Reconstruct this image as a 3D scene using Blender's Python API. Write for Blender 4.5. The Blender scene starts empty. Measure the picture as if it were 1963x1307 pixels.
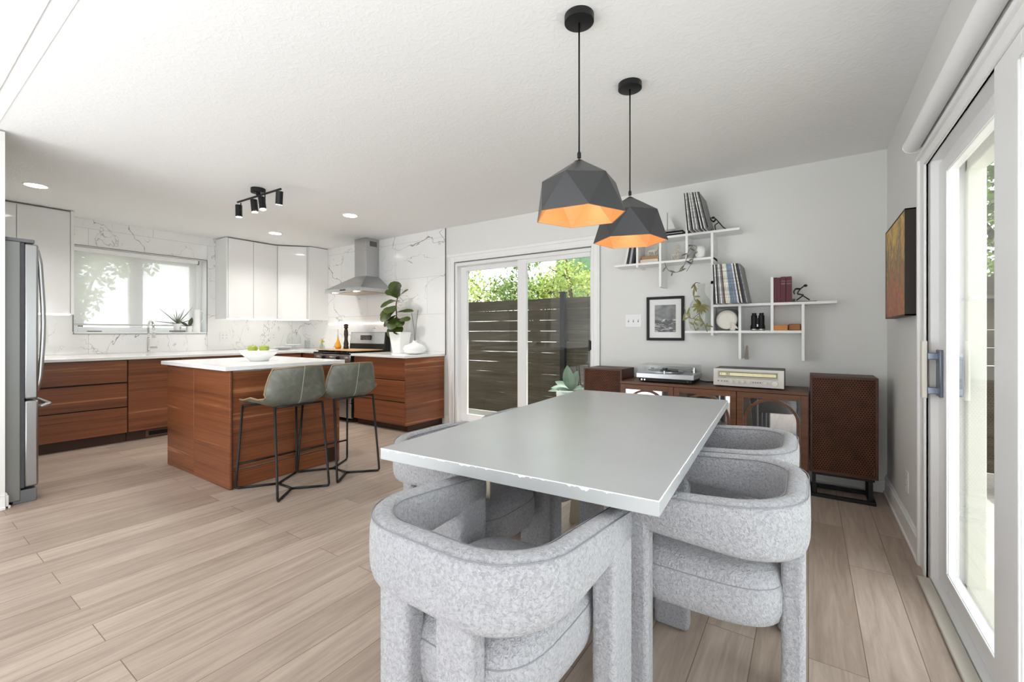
WORLD, SUN, DOWN, PEND, TRACK, EXPOSURE = 2.5, 3.0, 42, .36, 26, .87
BOUNCE = 160
import bpy, bmesh, math, random
from math import pi, sin, cos, radians, atan2, hypot
from mathutils import Vector, Matrix
random.seed(7)
SC = bpy.context.scene
COL = SC.collection
# ---------------------------------------------------------------- room numbers (metres); camera stands at x=y=0
XR, YF, XL, H = 0.463, 4.071, -6.845, 2.44      # right wall, far wall, window wall, ceiling
CAM_H, FPX, YAW, CY = 1.1354, 840.4, radians(34.064), 637.84

def _ray(px, py):
    a = (px - 981.5) / FPX
    return Vector((-sin(YAW) + cos(YAW) * a, cos(YAW) + sin(YAW) * a, (CY - py) / FPX))
def atY(px, py, Y):
    r = _ray(px, py); return Vector((0, 0, CAM_H)) + r * (Y / r.y)
def atX(px, py, X):
    r = _ray(px, py); return Vector((0, 0, CAM_H)) + r * (X / r.x)
def atZ(px, py, Z):
    r = _ray(px, py); return Vector((0, 0, CAM_H)) + r * ((Z - CAM_H) / r.z)

# ---------------------------------------------------------------- materials
MATS = {}
def srgb(r, g, b):
    f = lambda c: (c / 255 / 12.92) if c <= 10 else ((c / 255 + 0.055) / 1.055) ** 2.4
    return (f(r), f(g), f(b), 1)
class NT:
    def __init__(s, name):
        s.m = bpy.data.materials.new(name); s.m.use_nodes = True
        s.t = s.m.node_tree; s.n = s.t.nodes; s.l = s.t.links
        s.b = s.n['Principled BSDF']; s.out = s.n['Material Output']
    def new(s, ty, **kw):
        n = s.n.new(ty)
        for k, v in kw.items():
            if k in n.inputs.keys():
                n.inputs[k].default_value = v
            else:
                setattr(n, k, v)
        return n
    def link(s, a, b): s.l.new(a, b)
    def coords(s, scale=(1, 1, 1), kind='Object', rot=(0, 0, 0), loc=(0, 0, 0)):
        tc = s.new('ShaderNodeTexCoord'); mp = s.new('ShaderNodeMapping')
        mp.inputs['Scale'].default_value = scale; mp.inputs['Rotation'].default_value = rot
        mp.inputs['Location'].default_value = loc
        s.link(tc.outputs[kind], mp.inputs['Vector']); return mp.outputs['Vector']
    def noise(s, vec, scale=5, detail=4, rough=.55, dist=0):
        n = s.new('ShaderNodeTexNoise'); n.inputs['Scale'].default_value = scale
        n.inputs['Detail'].default_value = detail; n.inputs['Roughness'].default_value = rough
        n.inputs['Distortion'].default_value = dist
        s.link(vec, n.inputs['Vector']); return n.outputs['Fac']
    def ramp(s, fac, stops, interp='LINEAR'):
        r = s.new('ShaderNodeValToRGB'); e = r.color_ramp.elements; r.color_ramp.interpolation = interp
        while len(e) < len(stops): e.new(0.5)
        for i, (p, c) in enumerate(stops):
            e[i].position = p; e[i].color = c if len(c) == 4 else (*c, 1)
        s.link(fac, r.inputs['Fac']); return r.outputs['Color']
    def math(s, op, a, b=None):
        n = s.new('ShaderNodeMath', operation=op)
        for i, v in enumerate((a, b)):
            if v is None: continue
            if isinstance(v, (int, float)): n.inputs[i].default_value = v
            else: s.link(v, n.inputs[i])
        return n.outputs[0]
    def mix(s, fac, a, b):
        n = s.new('ShaderNodeMix', data_type='RGBA')
        for i, v in ((0, fac), (6, a), (7, b)):
            if isinstance(v, (int, float, tuple)): n.inputs[i].default_value = v
            else: s.link(v, n.inputs[i])
        return n.outputs[2]
    def bump(s, h, strength=.3, dist=.01):
        n = s.new('ShaderNodeBump'); n.inputs['Strength'].default_value = strength; n.inputs['Distance'].default_value = dist
        s.link(h, n.inputs['Height']); s.link(n.outputs['Normal'], s.b.inputs['Normal'])
def mat(name, col, rough=.5, metal=0, coat=0, bump=None, vary=0, vscale=8, alpha=None, spec=None, emit=None, estr=0, trans=0, ior=1.45, sheen=0):
    if name in MATS: return MATS[name]
    t = NT(name); b = t.b
    b.inputs['Roughness'].default_value = rough; b.inputs['Metallic'].default_value = metal
    b.inputs['Coat Weight'].default_value = coat; b.inputs['Transmission Weight'].default_value = trans
    b.inputs['IOR'].default_value = ior; b.inputs['Sheen Weight'].default_value = sheen
    if spec is not None: b.inputs['Specular IOR Level'].default_value = spec
    if emit: b.inputs['Emission Color'].default_value = emit; b.inputs['Emission Strength'].default_value = estr
    v = t.coords()
    f = t.noise(v, vscale, 4)
    lo = tuple(c * (1 - vary) for c in col[:3]) + (1,); hi = tuple(min(1, c * (1 + vary)) for c in col[:3]) + (1,)
    t.link(t.ramp(f, [(.3, lo), (.7, hi)]), b.inputs['Base Color'])
    if bump: t.bump(t.noise(v, bump[0], 3), bump[1], bump[2])
    MATS[name] = t.m; return t.m

# ---------------------------------------------------------------- objects
def tag(o, label=None, cat=None, group=None, kind=None):
    if label: o['label'] = label
    if cat: o['category'] = cat
    if group: o['group'] = group
    if kind: o['kind'] = kind
    return o
def thing(name, label, cat, loc=(0, 0, 0), rz=0, group=None):
    o = bpy.data.objects.new(name, None); COL.objects.link(o)
    o.empty_display_size = .1; o.location = loc; o.rotation_euler = (0, 0, rz)
    return tag(o, label, cat, group)
def wmat(o):
    L = Matrix.Translation(o.location) @ o.rotation_euler.to_matrix().to_4x4()
    return L if o.parent is None else wmat(o.parent) @ L
def inv(o): return wmat(o).inverted()
def copy_tree(o, parent=None):
    c = o.copy(); COL.objects.link(c)
    if parent is not None: c.parent = parent
    for ch in [k for k in bpy.data.objects if k.parent == o]: copy_tree(ch, c)
    return c
class MB:
    """collects shapes in world (or prototype) coordinates, build() links them as one mesh object"""
    def __init__(s): s.v = []; s.f = []; s.mi = []; s.cur = 0
    def add(s, vs, fs):
        k = len(s.v); s.v += [Vector(v) for v in vs]
        for f in fs: s.f.append([i + k for i in f]); s.mi.append(s.cur)
        return s
    def mat(s, i): s.cur = i; return s
    def box(s, x0, x1, y0, y1, z0, z1, M=None):
        vs = [Vector((x, y, z)) for x in (x0, x1) for y in (y0, y1) for z in (z0, z1)]
        if M is not None: vs = [M @ v for v in vs]
        return s.add(vs, [(0, 1, 3, 2), (4, 6, 7, 5), (0, 4, 5, 1), (2, 3, 7, 6), (0, 2, 6, 4), (1, 5, 7, 3)])
    def cyl(s, p0, p1, r0, r1=None, n=20, caps=True):
        r1 = r0 if r1 is None else r1
        p0, p1 = Vector(p0), Vector(p1); d = (p1 - p0).normalized()
        a = d.orthogonal().normalized(); b = d.cross(a)
        vs = [p0 + (a * cos(2 * pi * i / n) + b * sin(2 * pi * i / n)) * r0 for i in range(n)]
        vs += [p1 + (a * cos(2 * pi * i / n) + b * sin(2 * pi * i / n)) * r1 for i in range(n)]
        fs = [(i, (i + 1) % n, n + (i + 1) % n, n + i) for i in range(n)]
        if caps: fs += [tuple(reversed(range(n))), tuple(range(n, 2 * n))]
        return s.add(vs, fs)
    def tube(s, pts, r, n=8, closed=False, caps=True):
        pts = [Vector(p) for p in pts]; N = len(pts); rr = r if isinstance(r, (list, tuple)) else [r] * N
        vs = []; prev = None
        for i, p in enumerate(pts):
            if closed: d = pts[(i + 1) % N] - pts[i - 1]
            else: d = pts[min(i + 1, N - 1)] - pts[max(i - 1, 0)]
            d.normalize()
            if prev is None: a = d.orthogonal().normalized()
            else:
                a = prev - d * prev.dot(d)
                a = a.normalized() if a.length > 1e-6 else d.orthogonal().normalized()
            prev = a; b = d.cross(a)
            vs += [p + (a * cos(2 * pi * k / n) + b * sin(2 * pi * k / n)) * rr[i] for k in range(n)]
        fs = []
        for i in range(N if closed else N - 1):
            j = (i + 1) % N
            fs += [(i * n + k, i * n + (k + 1) % n, j * n + (k + 1) % n, j * n + k) for k in range(n)]
        if caps and not closed: fs += [tuple(reversed(range(n))), tuple(range((N - 1) * n, N * n))]
        return s.add(vs, fs)
    def lathe(s, prof, c=(0, 0, 0), n=32, a0=0, M=None):
        """prof: (radius, z) list; closed at the axis when radius is 0"""
        c = Vector(c); vs = []; idx = []
        for r, z in prof:
            if r < 1e-6: idx.append([len(vs)] * n); vs.append(Vector((0, 0, z)))
            else:
                idx.append(list(range(len(vs), len(vs) + n)))
                vs += [Vector((r * cos(a0 + 2 * pi * k / n), r * sin(a0 + 2 * pi * k / n), z)) for k in range(n)]
        fs = []
        for i in range(len(prof) - 1):
            A, B = idx[i], idx[i + 1]
            for k in range(n):
                q = [A[k], A[(k + 1) % n], B[(k + 1) % n], B[k]]
                u = []
                for w in q:
                    if w not in u: u.append(w)
                if len(u) > 2: fs.append(tuple(u))
        if M is not None: vs = [M @ v for v in vs]
        return s.add([v + c for v in vs], fs)
    def prism(s, poly, z0, z1, M=None):
        n = len(poly); vs = [Vector((x, y, z0)) for x, y in poly] + [Vector((x, y, z1)) for x, y in poly]
        if M is not None: vs = [M @ v for v in vs]
        fs = [(i, (i + 1) % n, n + (i + 1) % n, n + i) for i in range(n)] + [tuple(reversed(range(n))), tuple(range(n, 2 * n))]
        return s.add(vs, fs)
    def sphere(s, c, r, n=16, sc=(1, 1, 1)):
        prof = [(r * sin(pi * i / (n // 2)), -r * cos(pi * i / (n // 2))) for i in range(n // 2 + 1)]
        prof[0] = (0, -r); prof[-1] = (0, r)
        return s.lathe(prof, c, n, M=Matrix.Diagonal((*sc, 1)))
    def grid(s, P):
        """P: rows of points"""
        R, C = len(P), len(P[0])
        return s.add([p for r in P for p in r], [(i * C + j, i * C + j + 1, (i + 1) * C + j + 1, (i + 1) * C + j) for i in range(R - 1) for j in range(C - 1)])
    def leaf(s, base, d, up, L, Wd, shape='oval', bend=.15, cup=.12, n=7):
        """a leaf blade with a folded midrib, pointing along d"""
        d = Vector(d).normalized(); up = Vector(up); side = d.cross(up).normalized(); nrm = side.cross(d).normalized()
        base = Vector(base); P = []
        for i in range(n + 1):
            t = i / n
            if shape == 'oval': w = sin(pi * t) ** .75
            elif shape == 'fiddle': w = (.35 + .65 * t) * (sin(pi * min(1, t * .93 + .05)) ** .55) * (1.12 if t > .5 else .85)
            elif shape == 'strap': w = (1 - t) ** .6 * min(1, .4 + 4 * t)
            else: w = sin(pi * t ** .8)
            w = max(w, .02) * Wd / 2
            c = base + d * (L * t) - nrm * (bend * L * t * t)
            P.append([c - side * w + nrm * cup * w, c - side * w * .5 + nrm * cup * w * .3, c, c + side * w * .5 + nrm * cup * w * .3, c + side * w + nrm * cup * w])
        return s.grid(P)
    def build(s, name, mats, parent=None, smooth=False, bevel=0, seg=2, solid=0, subsurf=0, local=False, autosm=None):
        M = Matrix.Identity(4)
        if parent is not None and not local: M = inv(parent)
        me = bpy.data.meshes.new(name); me.from_pydata([M @ v for v in s.v], [], s.f)
        mats = mats if isinstance(mats, (list, tuple)) else [mats]
        for m in mats: me.materials.append(m)
        for p, i in zip(me.polygons, s.mi): p.material_index = i
        bm = bmesh.new(); bm.from_mesh(me); bmesh.ops.recalc_face_normals(bm, faces=bm.faces); bm.to_mesh(me); bm.free()
        me.update()
        o = bpy.data.objects.new(name, me); COL.objects.link(o)
        if parent is not None: o.parent = parent
        if solid:
            md = o.modifiers.new('solid', 'SOLIDIFY'); md.thickness = solid; md.offset = 0
        if bevel:
            md = o.modifiers.new('bevel', 'BEVEL'); md.width = bevel; md.segments = seg; md.limit_method = 'ANGLE'; md.angle_limit = radians(40)
        if subsurf:
            md = o.modifiers.new('sub', 'SUBSURF'); md.levels = subsurf; md.render_levels = subsurf
        if smooth:
            me.shade_smooth()
        elif autosm or bevel:
            me.shade_smooth()
            me.set_sharp_from_angle(angle=radians(autosm or 35))
        return o
def box(name, m, x0, x1, y0, y1, z0, z1, parent=None, bevel=0, **k):
    return MB().box(x0, x1, y0, y1, z0, z1).build(name, m, parent, bevel=bevel, **k)
def struct(o): return tag(o, kind='structure')
def arc(c, r, a0, a1, n, ax=(1, 0, 0), ay=(0, 1, 0)):
    c, ax, ay = Vector(c), Vector(ax), Vector(ay)
    return [c + ax * r * cos(a0 + (a1 - a0) * i / n) + ay * r * sin(a0 + (a1 - a0) * i / n) for i in range(n + 1)]
def fillet(pts, r, n=5):
    """round the inner corners of a polyline"""
    pts = [Vector(p) for p in pts]; out = [pts[0]]
    for i in range(1, len(pts) - 1):
        a, b, c = pts[i - 1], pts[i], pts[i + 1]
        u = (a - b); v = (c - b); k = min(r, u.length * .45, v.length * .45)
        p0 = b + u.normalized() * k; p1 = b + v.normalized() * k
        for j in range(n + 1):
            t = j / n; out.append(p0 * (1 - t) ** 2 + b * 2 * t * (1 - t) + p1 * t * t)
    out.append(pts[-1]); return out
# ---------------------------------------------------------------- surface materials
WHITE = mat('white_paint', srgb(226, 226, 224), .55)
TRIMW = mat('white_trim', srgb(238, 238, 237), .35)
VINYL = mat('white_vinyl', srgb(236, 236, 236), .3)
def m_wall():
    t = NT('wall_paint'); v = t.coords(kind='Object')
    t.b.inputs['Base Color'].default_value = srgb(226, 226, 223); t.b.inputs['Roughness'].default_value = .6
    t.bump(t.noise(v, 60, 3), .08, .002); return t.m
WALL = m_wall()
def m_ceiling():
    t = NT('textured_ceiling'); v = t.coords(kind='Object')
    t.b.inputs['Base Color'].default_value = srgb(234, 234, 233); t.b.inputs['Roughness'].default_value = .8
    a = t.noise(v, 26, 5, .6, 1.2); r = t.ramp(a, [(.45, (0, 0, 0)), (.65, (1, 1, 1))])
    t.bump(r, .24, .003); return t.m
CEIL = m_ceiling()
SMOOTHC = mat('smooth_ceiling', srgb(240, 240, 240), .7)
def m_floor():
    t = NT('oak_planks')
    v = t.coords(kind='Object', rot=(0, 0, pi / 2), loc=(0, 0, 0))
    br = t.new('ShaderNodeTexBrick'); br.offset = .37; br.offset_frequency = 2; br.squash = 1
    br.inputs['Scale'].default_value = 1; br.inputs['Brick Width'].default_value = 1.35; br.inputs['Row Height'].default_value = .165
    br.inputs['Mortar Size'].default_value = .0016; br.inputs['Mortar Smooth'].default_value = .3; br.inputs['Bias'].default_value = 0
    br.inputs['Color1'].default_value = (0, 0, 0, 1); br.inputs['Color2'].default_value = (1, 1, 1, 1); br.inputs['Mortar'].default_value = (.5, .5, .5, 1)
    t.link(v, br.inputs['Vector'])
    # grain: shift per plank so that neighbours differ
    tc = t.new('ShaderNodeTexCoord'); ad = t.new('ShaderNodeVectorMath', operation='MULTIPLY_ADD')
    sc = t.new('ShaderNodeCombineXYZ'); t.link(br.outputs['Color'], sc.inputs[0]); t.link(br.outputs['Color'], sc.inputs[2])
    t.link(sc.outputs[0], ad.inputs[0]); ad.inputs[1].default_value = (37, 0, 11); t.link(tc.outputs['Object'], ad.inputs[2])
    mp = t.new('ShaderNodeMapping'); mp.inputs['Scale'].default_value = (16, 1.3, 1); t.link(ad.outputs[0], mp.inputs['Vector'])
    g = t.noise(mp.outputs[0], 1.6, 8, .62, .7)
    mp2 = t.new('ShaderNodeMapping'); mp2.inputs['Scale'].default_value = (70, 3, 1); t.link(ad.outputs[0], mp2.inputs['Vector'])
    fine = t.noise(mp2.outputs[0], 1.5, 4, .6)
    base = t.ramp(g, [(.25, srgb(162, 146, 135)), (.5, srgb(184, 169, 157)), (.72, srgb(200, 186, 174))])
    tint = t.ramp(br.outputs['Color'], [(0, srgb(226, 220, 214)), (1, srgb(255, 252, 248))])
    mx = t.new('ShaderNodeMix', data_type='RGBA', blend_type='MULTIPLY'); mx.inputs[0].default_value = 1
    t.link(base, mx.inputs[6]); t.link(tint, mx.inputs[7])
    f2 = t.ramp(fine, [(.35, (.82, .82, .82)), (.6, (1, 1, 1))])
    m2 = t.new('ShaderNodeMix', data_type='RGBA', blend_type='MULTIPLY'); m2.inputs[0].default_value = .55
    t.link(mx.outputs[2], m2.inputs[6]); t.link(f2, m2.inputs[7])
    joint = t.mix(br.outputs['Fac'], m2.outputs[2], srgb(118, 98, 84))
    t.link(joint, t.b.inputs['Base Color']); t.b.inputs['Roughness'].default_value = .38; t.b.inputs['Specular IOR Level'].default_value = .4
    h = t.math('SUBTRACT', t.math('MULTIPLY', fine, .25), br.outputs['Fac'])
    t.bump(h, .25, .0015); return t.m
FLOORM = m_floor()
def m_marble():
    t = NT('marble_tile'); v = t.coords(kind='Object')
    n1 = t.new('ShaderNodeTexNoise'); n1.inputs['Scale'].default_value = 1.6; n1.inputs['Detail'].default_value = 6; t.link(v, n1.inputs['Vector'])
    add = t.new('ShaderNodeVectorMath', operation='MULTIPLY_ADD'); add.inputs[1].default_value = (.9, .9, .9)
    t.link(n1.outputs['Color'], add.inputs[0]); t.link(v, add.inputs[2])
    def veins(sc, rot, w, g0):
        mp = t.new('ShaderNodeMapping'); mp.inputs['Rotation'].default_value = rot; mp.inputs['Scale'].default_value = (.55, 1.6, 1); t.link(v, mp.inputs[0])
        n = t.noise(mp.outputs[0], sc, 5, .52, .35); d_ = t.math('ABSOLUTE', t.math('SUBTRACT', n, .5))
        ve = t.ramp(d_, [(0, (1, 1, 1)), (w * .4, (.75, .75, .75)), (w, (0, 0, 0))])
        return t.math('MULTIPLY', ve, t.ramp(t.noise(v, sc * 1.7, 2), [(g0, (0, 0, 0)), (g0 + .16, (1, 1, 1))]))
    k = t.math('MAXIMUM', veins(1.05, (.7, .5, .6), .0030, .43), t.math('MULTIPLY', veins(1.7, (-.4, .9, -.5), .0028, .45), .7))
    cloud = t.ramp(t.noise(v, 1.1, 4), [(.3, srgb(236, 236, 235)), (.7, srgb(244, 244, 243))])
    c = t.mix(k, cloud, srgb(112, 110, 106))
    # tile joints: 1.2 x .6 m slabs, using height and run along the wall
    sx = t.new('ShaderNodeSeparateXYZ'); t.link(v, sx.inputs[0])
    run = t.math('ADD', sx.outputs[0], sx.outputs[1])
    cb = t.new('ShaderNodeCombineXYZ'); t.link(run, cb.inputs[0]); t.link(t.math('ADD', sx.outputs[2], -.895), cb.inputs[1])
    br = t.new('ShaderNodeTexBrick'); br.offset = .5; br.inputs['Scale'].default_value = 1; br.inputs['Brick Width'].default_value = 1.2; br.inputs['Row Height'].default_value = .48
    br.inputs['Mortar Size'].default_value = .0016; br.inputs['Mortar Smooth'].default_value = 0
    t.link(cb.outputs[0], br.inputs['Vector'])
    c = t.mix(br.outputs['Fac'], c, srgb(196, 196, 193))
    t.link(c, t.b.inputs['Base Color']); t.b.inputs['Roughness'].default_value = .12; return t.m
MARBLE = m_marble()
def m_walnut(name, c0, c1, c2, rough=.34, zs=16, along=.9):
    """straight grain running level along the panel"""
    t = NT(name); tc = t.new('ShaderNodeTexCoord'); oi = t.new('ShaderNodeObjectInfo')
    sx = t.new('ShaderNodeSeparateXYZ'); t.link(tc.outputs['Object'], sx.inputs[0])
    run = t.math('ADD', sx.outputs[0], sx.outputs[1])
    cb = t.new('ShaderNodeCombineXYZ'); t.link(t.math('MULTIPLY', run, along), cb.inputs[0]); t.link(t.math('MULTIPLY', sx.outputs[2], zs), cb.inputs[1])
    t.link(t.math('MULTIPLY', oi.outputs['Random'], 30), cb.inputs[2])
    g = t.noise(cb.outputs[0], 1, 6, .6, .4)
    cb2 = t.new('ShaderNodeCombineXYZ'); t.link(t.math('MULTIPLY', run, along * 2.5), cb2.inputs[0]); t.link(t.math('MULTIPLY', sx.outputs[2], zs * 7), cb2.inputs[1]); t.link(t.math('MULTIPLY', oi.outputs['Random'], 17), cb2.inputs[2])
    f = t.noise(cb2.outputs[0], 1, 4, .6)
    c = t.ramp(g, [(.3, c0), (.48, c1), (.60, c1), (.66, c2), (.72, c1)])
    dk = t.ramp(f, [(.3, (.58, .56, .55)), (.62, (1, 1, 1))])
    m = t.new('ShaderNodeMix', data_type='RGBA', blend_type='MULTIPLY'); m.inputs[0].default_value = .85
    t.link(c, m.inputs[6]); t.link(dk, m.inputs[7])
    t.link(m.outputs[2], t.b.inputs['Base Color']); t.b.inputs['Roughness'].default_value = rough
    t.bump(f, .06, .001); return t.m
WALNUT = m_walnut('walnut', srgb(92, 51, 31), srgb(136, 80, 49), srgb(182, 122, 82), along=.4)
WALNUT_DAYLIT = m_walnut('walnut_daylit', srgb(92, 68, 54), srgb(124, 95, 76), srgb(156, 126, 104), .36)  # unused greyer walnut copy with cool daylight put into its colour
TOEK = mat('toe_kick_brown', srgb(62, 38, 28), .5)
CREDW = m_walnut('credenza_wood', srgb(78, 45, 26), srgb(108, 67, 40), srgb(128, 84, 54), .45, 10)
SPKW = m_walnut('speaker_wood', srgb(58, 28, 14), srgb(80, 40, 21), srgb(94, 51, 29), .48, 14)
QUARTZ = mat('white_quartz', srgb(240, 240, 239), .12, vary=.01)
GLOSSW = mat('gloss_white_front', srgb(238, 238, 237), .08, coat=.4)
CARCW = mat('cabinet_carcass', srgb(226, 226, 224), .3)
def m_steel(name, col, rough, sc):
    t = NT(name); v = t.coords(sc)
    t.b.inputs['Base Color'].default_value = col; t.b.inputs['Metallic'].default_value = 1
    n = t.noise(v, 1, 3); r = t.math('ADD', t.math('MULTIPLY', n, .16), rough - .08)
    t.link(r, t.b.inputs['Roughness']); return t.m
STEEL = m_steel('brushed_steel', srgb(190, 190, 190), .3, (8, 8, 220))
STEELV = m_steel('brushed_steel_dark', srgb(168, 168, 168), .34, (220, 220, 6))
CHROME = mat('chrome', srgb(225, 225, 225), .08, 1)
BLACKM = mat('matte_black_metal', srgb(30, 30, 31), .42, .3)
BLACKG = mat('gloss_black', srgb(18, 18, 19), .12)
BLACKP = mat('black_plastic', srgb(22, 22, 23), .4, spec=.25)
GREYP = mat('grey_plastic', srgb(110, 112, 114), .4)
FRSIDE = mat('fridge_side_grey', srgb(132, 134, 132), .4, .35)
def m_boucle():
    t = NT('boucle'); v = t.coords()
    a = t.noise(v, 125, 2, .5, .8); b = t.noise(v, 420, 2, .5)
    h = t.math('ADD', a, t.math('MULTIPLY', b, .4))
    t.link(t.ramp(a, [(.34, srgb(152, 152, 156)), (.5, srgb(167, 167, 171)), (.66, srgb(177, 177, 180))]), t.b.inputs['Base Color'])
    t.b.inputs['Roughness'].default_value = .95; t.b.inputs['Sheen Weight'].default_value = .2; t.b.inputs['Specular IOR Level'].default_value = .1
    t.bump(h, 1.0, .008); return t.m
BOUCLE = m_boucle()
PIPING = mat('boucle_seam', srgb(132, 132, 137), .95, bump=(200, .5, .003))
def m_leather():
    t = NT('sage_leather'); v = t.coords()
    n = t.noise(v, 7, 6, .65, .8); f = t.noise(v, 90, 3)
    t.link(t.ramp(n, [(.3, srgb(78, 80, 71)), (.55, srgb(102, 104, 94)), (.72, srgb(130, 132, 120))]), t.b.inputs['Base Color'])
    t.b.inputs['Roughness'].default_value = .38; t.bump(f, .12, .001); return t.m
LEATHER = m_leather()
SEAM = mat('tan_leather_edge', srgb(142, 120, 92), .55)
SEAMG = mat('sage_seam', srgb(150, 156, 142), .55)
def m_tabletop():
    """grey paint, worn white along the upper edge"""
    t = NT('grey_painted_top'); tc = t.new('ShaderNodeTexCoord'); ge = t.new('ShaderNodeNewGeometry')
    sx = t.new('ShaderNodeSeparateXYZ'); t.link(tc.outputs['Object'], sx.inputs[0])
    nz = t.new('ShaderNodeSeparateXYZ'); t.link(ge.outputs['True Normal'], nz.inputs[0])
    side = t.math('LESS_THAN', t.math('ABSOLUTE', nz.outputs[2]), .95)
    n = t.noise(tc.outputs['Object'], 26, 5, .7); n2 = t.noise(tc.outputs['Object'], 4, 2)
    # height below the top edge that has chipped off
    dep = t.math('MULTIPLY', t.math('MULTIPLY', t.math('MAXIMUM', t.math('SUBTRACT', n, .5), 0), .035), t.math('MULTIPLY', n2, 2))
    chip = t.math('GREATER_THAN', t.math('ADD', sx.outputs[2], dep), .7482)
    k = t.math('MULTIPLY', chip, side)
    base = t.ramp(t.noise(tc.outputs['Object'], 3, 5), [(.3, srgb(161, 163, 164)), (.7, srgb(169, 171, 172))])
    t.link(t.mix(k, base, srgb(240, 240, 236)), t.b.inputs['Base Color']); t.b.inputs['Roughness'].default_value = .3
    return t.m
TABLETOP = m_tabletop()
CHAMP = mat('champagne_metal', srgb(178, 170, 152), .35, .8)
COPPER = mat('copper_lining', srgb(214, 150, 96), .45, .1)
SHADEG = mat('charcoal_shade', srgb(78, 78, 80), .36, .6)
BULB = mat('lamp_glow', (1, .9, .75, 1), .4, emit=(1, .88, .72, 1), estr=2.5)
LEDW = mat('led_disc', (1, 1, 1, 1), .4, emit=(1, .97, .92, 1), estr=7)
LED_AND_GLINT = mat('led_and_glint_strip', (1, 1, 1, 1), .4, emit=(1, .94, .85, 1), estr=2.2)
def m_glass(name, tint=(1, 1, 1, 1), refl=1.0):
    t = NT(name); t.n.remove(t.b)
    tr = t.new('ShaderNodeBsdfTransparent'); tr.inputs['Color'].default_value = tint
    gl = t.new('ShaderNodeBsdfGlossy'); gl.inputs['Roughness'].default_value = .005
    fr = t.new('ShaderNodeFresnel'); fr.inputs['IOR'].default_value = 1.45
    ge = t.new('ShaderNodeNewGeometry')
    f = t.math('MULTIPLY', t.math('MULTIPLY', fr.outputs[0], refl), t.math('SUBTRACT', 1, ge.outputs['Backfacing']))
    mx = t.new('ShaderNodeMixShader'); t.link(f, mx.inputs[0]); t.link(tr.outputs[0], mx.inputs[1]); t.link(gl.outputs[0], mx.inputs[2])
    t.link(mx.outputs[0], t.out.inputs['Surface']); return t.m
GLASS = m_glass('window_glass', (.97, .985, .98, 1), 1.6)
CLEAR = m_glass('clear_glass', (.90, .92, .905, 1), 1.7)
DOMEG = m_glass('dome_glass', (.975, .98, .978, 1), .9)
PICG = m_glass('picture_glass', (.99, .99, .99, 1), .25)
DUSTG = m_glass('clear_acrylic', (.92, .93, .93, 1), 1.2)
MIRROR = mat('dark_mirror', srgb(196, 198, 200), .03, 1)
def m_blind():
    t = NT('woven_blind'); v = t.coords((6, 6, 260)); t.n.remove(t.b)
    d = t.new('ShaderNodeBsdfDiffuse'); d.inputs['Color'].default_value = srgb(238, 238, 236)
    tl = t.new('ShaderNodeBsdfTranslucent'); tl.inputs['Color'].default_value = srgb(176, 176, 174)
    tr = t.new('ShaderNodeBsdfTransparent')
    a = t.new('ShaderNodeMixShader'); a.inputs[0].default_value = .4; t.link(d.outputs[0], a.inputs[1]); t.link(tl.outputs[0], a.inputs[2])
    b = t.new('ShaderNodeMixShader'); n = t.noise(v, 1, 2)
    t.link(t.math('ADD', t.math('MULTIPLY', n, .22), .0), b.inputs[0]); t.link(a.outputs[0], b.inputs[1]); t.link(tr.outputs[0], b.inputs[2])
    t.link(b.outputs[0], t.out.inputs['Surface']); return t.m
BLIND = m_blind()
CERAMW = mat('white_ceramic', srgb(240, 240, 238), .25)
LEAFD = mat('fig_leaf', srgb(66, 80, 34), .35, vary=.35, vscale=14)
LEAFG = mat('grey_green_leaf', srgb(104, 112, 92), .5, vary=.25)
LEAFO = mat('olive_leaf', srgb(126, 122, 66), .5, vary=.3)
LEAFB = mat('blue_green_leaf', srgb(112, 136, 116), .5, vary=.2)
STEMB = mat('brown_stem', srgb(104, 84, 58), .6)
SOIL = mat('soil', srgb(66, 52, 40), .9)
# ---------------------------------------------------------------- the room shell
D = YF
struct(box('floor', FLOORM, XL - .3, XR + .12, -.6, D + .1, -.06, 0))  # stops short, unseen, behind the camera so sky light reaches the ceiling
struct(box('ceiling', CEIL, XL - .3, XR + .2, .415, D + .2, H, H + .12))
struct(box('ceiling_adjoining', SMOOTHC, XL - .3, XR + .2, -2.6, .405, H - .012, H + .12))
struct(box('trim_4', SMOOTHC, -4.3, XR, .405, .47, H - .004, H))
m = MB()
m.box(XL - .25, -3.60, D, D + .14, 0, H).box(-1.775, XR + .2, D, D + .14, 0, H).box(-3.60, -1.775, D, D + .14, 2.0, H)
struct(m.build('wall_far', WALL))
m = MB()
m.box(XR, XR + .17, 2.76, D, 0, H).box(XR, XR + .17, .2, 2.76, 1.935, H).box(XR, XR + .17, -.35, .2, 0, H).box(XR, XR + .17, -2.6, -.35, 2.1, H)  # unseen stretch behind the camera left open to let side light in
struct(m.build('wall_right', WALL))
WY0, WY1, WZ0, WZ1 = 1.326, 2.634, 1.145, 2.125
m = MB()
e = .008; m.box(XL - .25, XL, -.2, WY0 - e, 0, H).box(XL - .25, XL, WY1 + e, D, 0, H).box(XL - .25, XL, WY0 - e, WY1 + e, WZ1 + e, H).box(XL - .25, XL, WY0 - e, WY1 + e, 0, WZ0 - .022)
struct(m.build('wall_window', MARBLE))
struct(box('wall_far_tile', MARBLE, XL, -3.75, D - .012, D, .86, H))
struct(box('wall_near', WALL, -4.332, -4.285, -2.6, .51, 0, H - .012))
struct(box('rear_light_blocker', WALL, -2.7, XR, -2.72, -2.6, 0, H - .012))  # unseen partial wall added to cut light from behind the camera
struct(box('wall_alcove', WALL, XL - .1, -4.332, -.3, -.18, 0, H - .012))
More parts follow.
